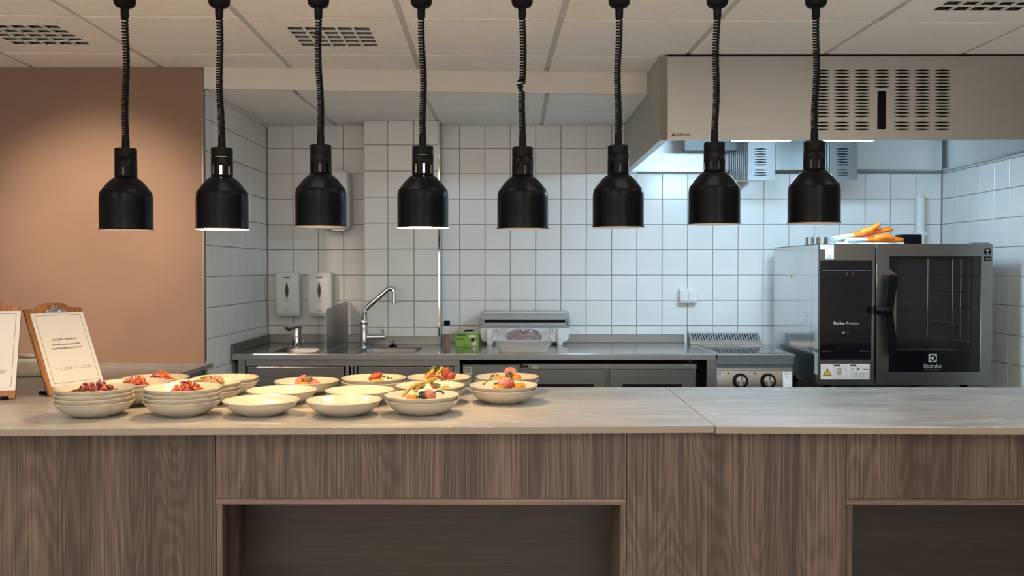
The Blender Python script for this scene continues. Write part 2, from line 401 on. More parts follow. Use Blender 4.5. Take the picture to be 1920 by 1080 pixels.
# spot that washes the brown wall (in the ceiling, above the picture)
sp = thing('wall_washer_spot', 'small ceiling spotlight aimed at the brown wall', 'spotlight', (-1.95, 3.02, 2.305))
aim = (Vector((-1.98, 4.45, 1.38))-Vector((-1.95, 3.02, 2.25))).normalized()
R = aim.to_track_quat('-Z', 'Y').to_matrix().to_4x4()
bm = bmesh.new(); lathe(bm, [(.0, .07), (.04, .07), (.045, .06), (.045, -.02), (.041, -.02), (.036, .02), (0, .03)], n=24, M=Matrix.Translation((0, 0, -.06)) @ R)
obj('housing', bm, M['whitep'], sp, local=True, smooth=40)
bm = bmesh.new(); lathe(bm, [(0, .012), (.04, .012), (.04, 0), (0, 0)], n=24); obj('ceiling_plate', bm, M['whitep'], sp, local=True)
ld = bpy.data.lights.new('spot_beam', 'SPOT'); ld.energy = P_WASH; ld.color = (1, .82, .62); ld.spot_size = math.radians(58); ld.spot_blend = .9; ld.shadow_soft_size = .03
lo = bpy.data.objects.new('spot_beam', ld); C.objects.link(lo); lo.location = Vector((-1.95, 3.02, 2.245))+aim*.04; lo.rotation_euler = R.to_euler()
# ================================================================== SERVING COUNTER
ZT = .90; TH = .020
def slab(name, pts, label):
    bm = bmesh.new(); prism(bm, pts, lambda p: Vector((p[0], p[1], ZT-TH)), lambda p: Vector((p[0], p[1], ZT)))
    es = [e for e in bm.edges if all(abs(v.co.z-ZT) < 1e-6 for v in e.verts)]
    bmesh.ops.bevel(bm, geom=es, offset=.0015, segments=1, affect='EDGES')
    bm.normal_update()
    for f in bm.faces: f.material_index = 0 if f.normal.z > .3 else 1
    return tag(obj(name, bm, [M['stone'], M['stone_edge']]), label, 'counter top', 'grey stone counter slabs')
SX = -1.468; SE = .5725
slab('counter_slab', [(-3.75, 2.56), (SX-.0008, 2.606), (SX-.0008, 3.53), (-1.455, 3.532), (-1.455, YA-.003), (-3.75, YA-.003)],
     'grey stone slab under the clipboards, reaching the brown wall')
slab('counter_slab', [(SX+.0008, 2.606), (SE-.0008, 2.663), (SE-.0008, 3.535), (SX+.0008, 3.53)], 'long grey stone slab carrying the bowls')
slab('counter_slab', [(SE+.0008, 2.653), (XR-.002, 2.612), (XR-.002, 3.54), (SE+.0008, 3.54)], 'empty grey stone slab in front of the oven')
YF = 2.69; CB = 3.46; ZB = ZT-TH-.0005
def xf(px, y=880): return at(px, y, YF).x
xa, xb, xc = xf(404), xf(1174.5), xf(1587)
Z1 = at(960, 935, YF).z; FW = .018; ND = .235
def panel(parent, x0, x1, z0, z1, y0=YF, y1=None):
    return obj('front_panel', B(x0+.0008, x1-.0008, y0, (y1 or y0+.018), z0, z1, bev=.0006), M['wood'], parent)
u = thing('counter_unit', 'closed wood panelled counter base under the clipboards', 'counter', (xa-1.1, YF, 0))
panel(u, -3.7, xa-1.06, .08, ZB); panel(u, xa-1.06, xa, .08, ZB)
obj('carcass', B(-3.7, xa-.001, YF+.02, CB, .08, ZB), M['steel_d'], u)
obj('plinth', B(-3.7, xa-.001, YF+.05, CB, 0, .08), M['blackp'], u)
def niche(x0, x1, label):
    u = thing('counter_unit', label, 'counter', ((x0+x1)/2, YF, 0))
    panel(u, x0, x1, Z1, ZB)
    obj('frame_rail', B(x0+.001, x1-.001, YF-.001, YF+ND, Z1-FW, Z1-.0008, bev=.0006), M['woodedge'], u)
    for a in (x0+.001, x1-.001-FW):
        obj('frame_side', B(a, a+FW, YF-.001, YF+ND, .08, Z1-FW-.0005, bev=.0006), M['wood'], u)
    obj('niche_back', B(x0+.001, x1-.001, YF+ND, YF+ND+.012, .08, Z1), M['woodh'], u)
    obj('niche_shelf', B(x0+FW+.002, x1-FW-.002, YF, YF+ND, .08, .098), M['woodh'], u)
    obj('carcass', B(x0+.001, x1-.001, YF+ND+.013, CB, .08, ZB), M['steel_d'], u)
    obj('plinth', B(x0, x1, YF+.05, CB, 0, .08), M['blackp'], u)
    return u
niche(xa, xb, 'wood counter base with the wide open niche below the bowls')
u = thing('counter_unit', 'plain wood counter base between the two niches', 'counter', ((xb+xc)/2, YF, 0))
panel(u, xb, xc, .08, ZB)
obj('carcass', B(xb+.001, xc-.001, YF+.02, CB, .08, ZB), M['steel_d'], u); obj('plinth', B(xb, xc, YF+.05, CB, 0, .08), M['blackp'], u)
niche(xc, XR-.004, 'wood counter base with an open niche at the right')
# steel support of the side slab by the brown wall
u = thing('slab_support', 'dark metal support frame under the slab by the brown wall', 'frame', (-1.7, 4.2, 0))
obj('leg', B(-1.50, -1.47, 4.36, 4.40, 0, ZB), M['steel_d'], u)
obj('rail', B(-1.50, -1.475, 3.55, 4.36, ZB-.05, ZB), M['steel_d'], u)
obj('side_panel', B(-1.66, -1.64, 3.55, 4.36, 0, ZB), M['steel_d'], u)
# ================================================================== HEAT LAMPS
LY = 3.08; K = LY/F
lamp_px = [(237,431,234),(417,430,411),(602,425,597),(793,427,790),(980,429,979),(1159,426,1161),(1339,420.5,1345),(1526,418.5,1530)]
lit = {1, 3}
where = ['leftmost black heat lamp, hanging in front of the brown wall', 'lit black heat lamp at the brown wall edge, second from left',
 'unlit black heat lamp between the two glowing ones', 'lit black heat lamp above the tall sink tap, fourth from left',
 'unlit black heat lamp with a tangled cord, fifth from left', 'unlit black heat lamp beside the hood corner, sixth from left',
 'unlit black heat lamp below the hood name plate, seventh from left', 'rightmost black heat lamp, hanging in front of the hood vents']
def arc(x0, z0, x1, z1, n, bulge):
    return [(x0+(x1-x0)*t, z0+(z1-z0)*t) for t in [k/n for k in range(n+1)]]
# outer outline of the shade (radius, height above rim)
dome = [(.0842, .0985)]+[(.0842-.0075*(1-math.cos(t*PI/2/6)), .0985+.030*math.sin(t*PI/2/6)) for t in range(1, 5)]
dome += [(.0725, .1345), (.0640, .1465), (.0540, .1585), (.0440, .1675), (.0352, .1725)]
out_prof = [(.0868, -.0005), (.0868, .0018), (.0846, .0035), (.0842, .006), (.0842, .05)]+dome
in_prof = [(.0864, -.0004), (.0838, .003), (.0832, .05)]+[(r-.0012, h-.001) for r, h in dome]
bm = bmesh.new(); lathe(bm, out_prof, n=56); shade_me = obj('shade', bm, M['shade'], local=True, smooth=35)
bm = bmesh.new(); lathe(bm, in_prof[::-1], n=56); liner_me = obj('reflector', bm, M['liner'], local=True, smooth=35)
# slotted neck
bm = bmesh.new(); zz = [.1725, .179, .208, .237]; A = []
for s in range(8):
    a0 = s*PI/4+PI/16
    A += [(a0-math.radians(5.2), True), (a0+math.radians(5.2), False), (a0+math.radians(16), False), (a0+math.radians(28), False)]
for r_ in (.0352,):
    rows = [[bm.verts.new((r_*math.cos(a), r_*math.sin(a), z)) for a, _ in A] for z in zz]
    for k in range(3):
        for i, (a, slot) in enumerate(A):
            if k == 1 and slot: continue
            j = (i+1) % len(A); bm.faces.new((rows[k][i], rows[k][j], rows[k+1][j], rows[k+1][i]))
neck_o = obj('slotted_neck', bm, M['black'], local=True, smooth=35)
sm = neck_o.modifiers.new('thick', 'SOLIDIFY'); sm.thickness = .0014
bm = bmesh.new(); lathe(bm, [(0, .2375), (.0346, .2375), (.0349, .2385), (.0349, .2665), (.0338, .2690), (.012, .2695), (0, .2695)], n=40)
cap_o = obj('cap', bm, M['black'], local=True, smooth=35)
bm = bmesh.new(); lathe(bm, [(0, .06), (.02, .062), (.031, .075), (.032, .09), (.026, .11), (.016, .135), (.014, .15), (.017, .152), (.017, .225), (0, .225)], n=24)
bulb_off = obj('bulb', bm, mk('bulb_glass', srgb(200,195,185), .15), local=True, smooth=40)
M['bulb_on'] = mk('glowing_bulb', (1,1,1,1), .3, emit=(1, .72, .42), es=14)
bulb_on_me = bulb_off.data.copy(); bulb_on_me.materials.clear(); bulb_on_me.materials.append(M['bulb_on'])
protos = [shade_me, liner_me, neck_o, cap_o, bulb_off]
def helix(p0, p1, z0, z1, rng, tangle=False):
    pts = []; turns = 45; n = 11
    for k in range(turns*n+1):
        t = k/(turns*n); tt = t**1.12
        z = z1+(z0-z1)*(.10*t+.90*tt) if False else z1+(z0-z1)*t
        c = Vector(p1)*(1-t)+Vector(p0)*t
        wob = .0045*math.sin(t*5+rng)*math.sin(PI*t)
        # denser turns towards the bottom
        ph = 2*PI*turns*(t*.82+.18*t*t)
        r = .0088
        if tangle and .52 < t < .64:
            wob -= .006*math.sin((t-.52)/.12*PI); r = .0088+.0035*math.sin((t-.52)/.12*PI*2); ph += 2.4*math.sin((t-.52)/.12*PI*3)
        pts.append((c.x+wob+r*math.cos(ph), c.y+r*math.sin(ph), z))
    return pts
for n, (xb_, yr, xt_) in enumerate(lamp_px):
    p = at(xb_, yr, LY); top = at(xt_, 20, LY); dxt = top.x-p.x
    L = thing('heat_lamp', where[n], 'lamp', p, (0, 0, random.uniform(-.15, .15) if n not in (1, 3) else .0), 'row of black heat lamps over the counter')
    zr = ZC-p.z                                    # ceiling height above the rim
    for pr in protos:
        o = pr if n == 0 else pr.copy()
        if n: C.objects.link(o)
        o.parent = L
        if pr is bulb_off and n in lit: o.data = bulb_on_me
    zt = at(xt_, 34, LY).z-p.z; zrl = at(xt_, 15, LY).z-p.z
    bm = bmesh.new(); lathe(bm, [(0, .2695), (.0125, .2695), (.0120, .300), (.0105, .311), (0, .311)], n=20); obj('cord_sleeve', bm, M['blackp'], L, local=True, smooth=40)
    bm = bmesh.new(); tube(bm, helix((0, 0), (dxt, 0), .309, zt+.002, n*1.7, n == 4), .0033, 6)
    obj('coiled_cord', bm, M['blackp'], L, local=True, smooth=60)
    bm = bmesh.new(); lathe(bm, [(0, zt), (.0115, zt), (.0128, zt+.002), (.0135, zrl), (.0135, zrl+.006), (0, zrl+.006)], cx=dxt, n=20); obj('cord_sleeve', bm, M['blackp'], L, local=True, smooth=40)
    h = zr-.001
    bm = bmesh.new(); lathe(bm, [(0, zrl), (.018, zrl), (.027, zrl+.004), (.0335, zrl+.012), (.0355, zrl+.022), (.0355, h-.035), (.033, h-.028), (.020, h-.024), (.020, h), (0, h)], cx=dxt, n=32)
    obj('cord_reel', bm, M['blackp'], L, local=True, smooth=40)
    if n in lit:
        ld = bpy.data.lights.new('heat_lamp_light', 'POINT'); ld.energy = P_LAMP; ld.color = (1, .63, .29); ld.shadow_soft_size = .034
        lo = bpy.data.objects.new('heat_lamp_light', ld); C.objects.link(lo); lo.location = p+Vector((0, 0, .052))
# ================================================================== BOWLS
BR = .1165; BH = .045; BP = .0135
bm = bmesh.new()
lathe(bm, [(0, .0035), (.050, .0035), (.052, 0), (.0565, 0), (.060, .0025), (.074, .0072), (.089, .0150), (.1015, .0250), (.110, .0355), (.1148, .0432), (BR, BH-.0005), (BR, BH+.001), (.1145, BH+.0017), (.1118, BH),
           (.1070, .0395), (.0985, .0300), (.0860, .0210), (.0720, .0150), (.060, .0130), (.054, .0128), (.03, .0122), (0, .012)], n=64)
bmesh.ops.recalc_face_normals(bm, faces=bm.faces[:])
bowl_o = obj('bowl', bm, M['glaze'], local=True, smooth=50); bowl_me = bowl_o.data; bpy.data.objects.remove(bowl_o)
ordn = ['bottom', 'second', 'third', 'top']
stacks = {  # key: (px x, depth, count, description of the stack, content of the top bowl)
 'a': (174, 2.845, 4, 'front stack of four nearest the clipboard', 'dark red chopped salad'),
 'b': (340, 2.86, 4, 'front stack of four left of the empty bowls', 'red and orange diced salad'),
 'c': (488, 2.868, 1, 'empty cream bowl in front, just right of the stacks of four', ''),
 'd': (644, 2.868, 1, 'empty cream bowl in front, left of the bowl with crossed asparagus', ''),
 'e': (791, 2.888, 2, 'front pair with crossed asparagus', 'asparagus and ham'),
 'f': (944, 3.135, 2, 'pair at the right end, nearer the viewer', 'a thick piece of ham'),
 'g': (246, 3.092, 3, 'middle stack behind the clipboard stack of four', 'red diced salad'),
 'h': (383, 3.10, 3, 'middle stack with green asparagus', 'green asparagus and ham'),
 'i': (527, 3.107, 1, 'empty cream bowl in the middle row, nearer the sink', ''),
 'j': (674, 3.105, 1, 'empty cream bowl in the middle row, left of the curled ham', ''),
 'k': (806, 3.124, 2, 'middle pair with curled ham', 'curled ham and upright asparagus'),
 'l': (290, 3.345, 2, 'rear pair with diced salad', 'pink and orange diced salad'),
 'm': (421, 3.345, 2, 'rear empty pair at the counter back', ''),
 'n': (574, 3.36, 1, 'cream bowl at the back holding ham under green herbs', 'x'),
 'o': (700, 3.345, 2, 'rear pair with the red roasted slice', 'a red roasted slice'),
 'p': (823, 3.365, 2, 'rear pair with browned meat', 'browned meat and yellow asparagus'),
 'q': (951, 3.380, 2, 'rear pair at the right end', 'a round pink slice'),
}
pos = {}
for k, (x, d, n, desc, cont) in stacks.items():
    X = (x-967)*d/F; pos[k] = (X, d, ZT+.0003+(n-1)*BP)
    for i in range(n):
        o = bpy.data.objects.new('bowl', bowl_me); C.objects.link(o); o.location = (X+random.uniform(-.0006, .0006)*i, d, ZT+.0003+i*BP); o.rotation_euler.z = random.uniform(0, 6)
        if n == 1: lab = desc
        elif i == n-1: lab = 'top cream bowl'+((' holding '+cont) if cont else ', empty,')+' in the '+desc
        else: lab = ('bottom' if i == 0 else ordn[i]+' from the bottom')+' cream bowl in the '+desc
        lab = ' '.join(lab.split()[:16])
        tag(o, lab, 'bowl', 'cream bowls on the counter')
# ================================================================== FOOD
def fmat(n, c0, c1, ro=.35): return vary(mk(n, c0, ro), c0, c1, (140,140,140), 4, None, .6)
FM = {'ham': fmat('ham_pink', srgb(164,88,78), srgb(194,128,110)), 'hamrim': fmat('ham_rind', srgb(130,44,40), srgb(164,72,62)),
 'asp': fmat('asparagus_green', srgb(88,92,30), srgb(140,134,54)), 'aspy': fmat('asparagus_yellow', srgb(166,132,44), srgb(196,166,84)),
 'pot': fmat('yellow_tomato', srgb(190,112,20), srgb(214,146,44), .2), 'herb': fmat('herb_green', srgb(60,72,24), srgb(112,120,52), .6),
 'char': fmat('charred_green', srgb(38,36,22), srgb(70,74,38), .6), 'roast': fmat('roast_red', srgb(120,46,26), srgb(170,84,50)),
 'red': fmat('red_dice', srgb(128,28,34), srgb(164,52,50)), 'pinkd': fmat('pink_dice', srgb(176,80,80), srgb(206,122,116)),
 'orange': fmat('orange_dice', srgb(180,78,26), srgb(206,112,50)), 'brownd': fmat('brown_dice', srgb(84,48,30), srgb(120,74,44))}
def floor_z(r): return .0085 if r < .05 else (.0085+(r-.05)*.42 if r < .07 else .017+(r-.07)*.65)
def blob(rx, ry, rz, seed=0, amp=.17, n=2):
    bm = bmesh.new(); bmesh.ops.create_icosphere(bm, subdivisions=n+1, radius=1)
    rg = random.Random(seed); ph = [rg.uniform(0, 6) for _ in range(6)]
    for v in bm.verts:
        d = 1+amp*(math.sin(3*v.co.x+ph[0])*math.sin(3.3*v.co.y+ph[1])+.6*math.sin(6*v.co.z+ph[2])*math.sin(5*v.co.x+ph[3]))
        d += amp*.35*math.sin(11*v.co.x+ph[4])*math.sin(13*v.co.y+ph[5])*math.sin(9*v.co.z+ph[0])
        v.co = Vector((v.co.x*rx*d, v.co.y*ry*d, v.co.z*rz*d))
    return bm
def food(name, bm, mat, k, dx, dy, dz, rot, label, cat, group='food pieces in the bowls', smooth=60):
    X, Y, Z = pos[k]; bm.transform(Matrix.Diagonal((1.14, 1.14, 1.14, 1))); bm.transform(Euler(rot).to_matrix().to_4x4())
    lo = min(v.co.z for v in bm.verts)
    zb = Z+.0128+dz*1.5+(.012 if dz < .006 else .010)-lo
    o = obj(name, bm, mat, local=True, smooth=smooth); o.location = (X+dx*1.12, Y+dy, zb)
    return tag(o, label, cat, group)
def salad(k, cols, wts, dx, dy, r, h, n, label, seed):
    rg = random.Random(seed); X, Y, Z = pos[k]; bm = bmesh.new()
    for i in range(n):
        a = rg.uniform(0, 2*PI); q = r*math.sqrt(rg.random())
        x, y = q*math.cos(a)*1.15, q*math.sin(a)*.85
        top = h*(1-(q/r)**1.6); z = .0165+max(0, math.hypot(x+dx, y+dy)-.066)*.7+rg.random()*max(top, .002)
        s = rg.uniform(.0030, .0058)
        nv = len(bm.verts); box(bm, -s, s, -s*rg.uniform(.6, 1), s, -s*.8, s*.8, bev=s*.35)
        bm.verts.ensure_lookup_table(); MM = Matrix.Translation((x, y, z)) @ Euler((rg.uniform(0, 6), rg.uniform(0, 6), rg.uniform(0, 6))).to_matrix().to_4x4()
        bmesh.ops.transform(bm, matrix=MM, verts=bm.verts[nv:])
        bias = x/r
        c = rg.choices(range(len(cols)), [w_*(1+b*bias) if 1+b*bias > .05 else .05 for w_, b in wts])[0]
        bm.faces.ensure_lookup_table()
        for f in {f for v in bm.verts[nv:] for f in v.link_faces}: f.material_index = c
    o = obj('chopped_salad', bm, [FM[c] for c in cols], local=True); o.location = (X+dx, Y+dy, Z)
    return tag(o, label, 'salad', 'diced salad portions', kind='stuff')
salad('a', ['red', 'pinkd', 'brownd', 'herb'], [(3, 0), (2, -.1), (3.4, .1), (1.2, .2)], .005, .0, .074, .052, 480, 'dark red chopped salad in the bowl beside the clipboard', 1)
salad('b', ['red', 'pinkd', 'orange', 'brownd'], [(2.5, -.7), (2.4, -.4), (4, .8), (1, 0)], .015, 0, .056, .056, 360, 'red and orange diced salad in the front stack of four', 2)
salad('g', ['red', 'pinkd', 'orange', 'brownd'], [(2, -.6), (3, -.4), (3, .8), (1, .3)], .012, .0, .048, .058, 300, 'pink diced salad half hidden between the two front stacks', 3)
salad('l', ['red', 'pinkd', 'orange', 'brownd'], [(2, -.8), (3, -.6), (4, .9), (.6, 0)], .02, -.01, .056, .058, 340, 'pink and orange diced salad in the rearmost left bowl', 4)
def spear(L, r, bend, seed=0):
    bm = bmesh.new(); pts = []; rad = []
    for i in range(11):
        t = i/10; pts.append((L*(t-.5), bend*math.sin(PI*t)*.4, bend*math.sin(PI*t)))
        rad.append(r*(1-.25*t) if t < .8 else r*(.8+.35*math.sin((t-.8)*5*PI)*(1) if t < 1 else .15))
    tube(bm, pts, rad, 10)
    for i in range(5):                                   # tip scales
        t = .80+.035*i; a = i*2.4
        lathe(bm, [(0, 0), (r*.55, r*.5), (0, r*1.8)], n=6, M=Matrix.Translation((L*(t-.5), r*.7*math.cos(a)+bend*math.sin(PI*t)*.4, r*.7*math.sin(a)+bend*math.sin(PI*t))) @ Matrix.Rotation(PI/2, 4, 'Y'))
    return bm
def slice_(R, th, curl=0):
    bm = bmesh.new(); n = 24
    ring = [(R*math.cos(2*PI*i/n)*(1+.05*math.sin(3*2*PI*i/n)), R*.8*math.sin(2*PI*i/n)) for i in range(n)]
    def f(off):
        def g(p):
            x, y = p
            return Vector((x, y, off+curl*x*x/R))
        return g
    prism(bm, ring, f(0), f(th)); return bm
def curled(Rr, w_, th, ang=4.6):
    bm = bmesh.new(); n = 18; pr = []
    for i in range(n+1):
        a = ang*i/n; r = Rr*(1-.03*i/n); pr.append((r*math.cos(a), r*math.sin(a)))
    for i in range(n, -1, -1):
        a = ang*i/n; r = Rr*(1-.03*i/n)-th; pr.append((r*math.cos(a), r*math.sin(a)))
    a = [bm.verts.new((x, -w_/2, z)) for x, z in pr]; b = [bm.verts.new((x, w_/2, z)) for x, z in pr]; m_ = len(pr)
    for i in range(m_): bm.faces.new((a[i], b[i], b[(i+1) % m_], a[(i+1) % m_]))
    for i in range(n):
        for q in (a, b): bm.faces.new((q[i], q[i+1], q[m_-2-i], q[m_-1-i]))
    bmesh.ops.recalc_face_normals(bm, faces=bm.faces[:]); return bm
def herb(seed, n=26, R=.016, h=.02):
    rg = random.Random(seed); bm = bmesh.new()
    for i in range(n):
        a = rg.uniform(0, 6.28); q = R*math.sqrt(rg.random()); z = rg.random()*h*(1-q/R*.6)
        bmesh.ops.create_icosphere(bm, subdivisions=1, radius=rg.uniform(.0025, .0048), matrix=Matrix.Translation((q*math.cos(a), q*math.sin(a), z)))
    return bm
def sprig(seed, L=.05):
    rg = random.Random(seed); bm = bmesh.new()
    tube(bm, [(-L/2+L*t/6, .004*math.sin(t), .006*math.sin(t*.5)) for t in range(7)], .0012, 6)
    for i in range(14):
        x = rg.uniform(-L/2, L/2); s = rg.uniform(.003, .006)
        lathe(bm, [(0, -s), (s*.5, 0), (0, s)], n=6, M=Matrix.Translation((x, rg.uniform(-.006, .006), rg.uniform(0, .010))) @ Euler((rg.uniform(0, 3), rg.uniform(0, 3), 0)).to_matrix().to_4x4(), sy=.4)
    return bm
R_ = math.radians
# e: front pair with crossed asparagus
food('asparagus_spear', spear(.092, .0055, .012), FM['aspy'], 'e', -.012, -.004, .010, (0, R_(-24), R_(18)), 'yellow asparagus spear slanting across the front right bowl', 'asparagus')
food('asparagus_spear', spear(.085, .0052, .016), FM['asp'], 'e', .012, .012, .022, (R_(10), R_(-4), R_(-20)), 'green asparagus spear arched over the ham in the front right bowl', 'asparagus')
food('ham_piece', blob(.017, .014, .016, 3), FM['ham'], 'e', .022, -.006, 0, (0, R_(20), 0), 'pink ham piece under the crossed asparagus', 'ham')
food('charred_leaf', herb(5, 30, .018, .026), FM['char'], 'e', -.004, -.010, 0, (0, 0, 0), 'dark charred greens in the front right bowl', 'greens')
food('charred_leaf', curled(.018, .02, .003, 3), FM['char'], 'e', .046, .0, .004, (0, R_(-30), 0), 'dark charred leaf curled beside the ham', 'greens')
food('yellow_tomato', blob(.016, .014, .011, 9, .05), FM['pot'], 'e', -.026, -.018, 0, (0, 0, 0), 'yellow tomato under the crossed asparagus', 'tomato')
food('asparagus_spear', spear(.070, .0050, .010), FM['aspy'], 'e', .010, .006, .018, (0, R_(-30), R_(14)), 'short yellow asparagus spear behind the slanting one', 'asparagus')
food('green_herbs', herb(51, 26, .016, .022), FM['herb'], 'e', .006, .014, .004, (0, 0, 0), 'green herbs behind the pink ham in the front right bowl', 'herb')
# f
food('green_herbs', herb(52, 26, .016, .020), FM['herb'], 'f', -.012, .012, .008, (0, 0, 0), 'green herbs behind the thick ham piece', 'herb')
food('ham_piece', blob(.024, .016, .018, 4, .08), FM['ham'], 'f', .004, 0, .002, (0, R_(-24), R_(10)), 'thick pink ham piece between two yellow tomatoes', 'ham')
food('ham_rind', blob(.008, .012, .016, 14, .08), FM['hamrim'], 'f', .024, -.004, .002, (0, R_(12), 0), 'dark red ham end against the pink ham', 'ham')
food('yellow_tomato', blob(.018, .014, .011, 10, .05), FM['pot'], 'f', -.014, -.016, 0, (0, 0, 0), 'yellow tomato left of the thick ham piece', 'tomato')
food('yellow_tomato', blob(.018, .014, .012, 11, .05), FM['pot'], 'f', .048, -.002, .001, (0, 0, 0), 'yellow tomato right of the thick ham piece', 'tomato')
food('herb_sprig', sprig(3, .055), FM['herb'], 'f', -.036, .0, .014, (0, R_(-34), 0), 'thin green herb sprig leaning left of the ham', 'herb')
# k
food('ham_slice', curled(.021, .02, .007, 4.4), FM['hamrim'], 'k', .022, 0, .004, (0, R_(-20), 0), 'curled pink ham slice in the middle right bowl', 'ham')
food('asparagus_spear', spear(.058, .0052, .008), FM['aspy'], 'k', -.004, 0, .010, (0, R_(-58), 0), 'yellow asparagus spear standing up beside the curled ham', 'asparagus')
food('yellow_tomato', blob(.012, .012, .008, 12, .05), FM['pot'], 'k', .048, -.004, .001, (0, 0, 0), 'small yellow tomato right of the curled ham', 'tomato')
food('charred_leaf', herb(15, 18, .012, .016), FM['herb'], 'k', -.022, -.006, 0, (0, 0, 0), 'small green leaves left of the curled ham', 'greens')
# h
food('asparagus_spear', spear(.090, .0056, .014), FM['asp'], 'h', .0, -.012, .003, (R_(8), R_(4), R_(8)), 'front green asparagus spear in the left middle bowl', 'asparagus')
food('asparagus_spear', spear(.075, .0050, .011), FM['asp'], 'h', .020, .006, .007, (R_(8), R_(14), R_(-6)), 'rear green asparagus spear in the left middle bowl', 'asparagus')
food('ham_slice', slice_(.020, .005, .1), FM['ham'], 'h', .034, .010, .002, (R_(60), R_(36), 0), 'pink ham slice standing behind the green asparagus', 'ham')
food('ham_piece', blob(.016, .012, .014, 24), FM['ham'], 'h', .006, -.002, 0, (0, 0, 0), 'pink ham piece under the green asparagus', 'ham')
# n
food('ham_slice', slice_(.022, .006, .1), FM['ham'], 'n', -.016, .004, 0, (R_(50), R_(-34), 0), 'pink ham slice left of the green herbs', 'ham')
food('ham_slice', slice_(.022, .006, .1), FM['ham'], 'n', .020, .002, 0, (R_(22), R_(26), 0), 'pink ham slice right of the green herbs', 'ham')
food('green_herbs', herb(8, 34, .018, .026), FM['herb'], 'n', .001, -.004, .010, (0, 0, 0), 'heap of green herbs between two ham slices', 'herb')
food('yellow_tomato', blob(.014, .012, .008, 19, .05), FM['pot'], 'n', -.006, -.02, 0, (0, 0, 0), 'yellow tomato under the ham and herbs', 'tomato')
# o
food('roasted_slice', blob(.026, .014, .012, 6, .1), FM['roast'], 'o', .006, 0, .004, (0, R_(-22), 0), 'red roasted slice in the rear bowl', 'roast')
food('herb_sprig', sprig(9, .062), FM['herb'], 'o', .034, -.004, .010, (0, R_(6), 0), 'green herb sprig right of the red roasted slice', 'herb')
food('yellow_tomato', blob(.022, .012, .008, 16, .05), FM['pot'], 'o', .014, -.014, 0, (0, 0, 0), 'yellow tomato below the red roasted slice', 'tomato')
# p
food('meat_piece', blob(.020, .016, .018, 31), FM['roast'], 'p', -.026, 0, .002, (0, R_(-20), 0), 'browned meat piece left of the yellow asparagus', 'meat')
food('meat_piece', blob(.014, .014, .020, 32), FM['roast'], 'p', .020, .002, .004, (0, R_(10), 0), 'browned meat piece just right of the yellow asparagus', 'meat')
food('meat_piece', blob(.013, .013, .016, 33), FM['hamrim'], 'p', .040, -.004, .002, (0, R_(30), 0), 'reddish meat piece at the right end of the food', 'meat')
food('asparagus_spear', spear(.046, .0062, .005), FM['aspy'], 'p', .0, -.012, .004, (0, R_(-60), R_(0)), 'yellow asparagus spear between the browned meat pieces', 'asparagus')
food('green_herbs', herb(21, 24, .014, .016), FM['herb'], 'p', -.016, .004, .026, (0, 0, 0), 'green herbs topping the browned meat', 'herb')
# q
food('ham_slice', slice_(.019, .005, .05), FM['ham'], 'q', .010, .010, .014, (R_(78), 0, 0), 'round pink slice standing upright at the back right', 'ham')
food('green_herbs', herb(22, 34, .013, .034), FM['herb'], 'q', .008, -.002, .002, (0, 0, 0), 'green herbs in front of the upright round slice', 'herb')
food('yellow_tomato', blob(.022, .015, .011, 41, .05), FM['pot'], 'q', -.022, -.006, 0, (0, 0, 0), 'yellow tomato left of the upright round slice', 'tomato')
food('yellow_tomato', blob(.016, .014, .013, 42, .05), FM['pot'], 'q', .030, -.002, 0, (0, 0, 0), 'yellow tomato right of the upright round slice', 'tomato')
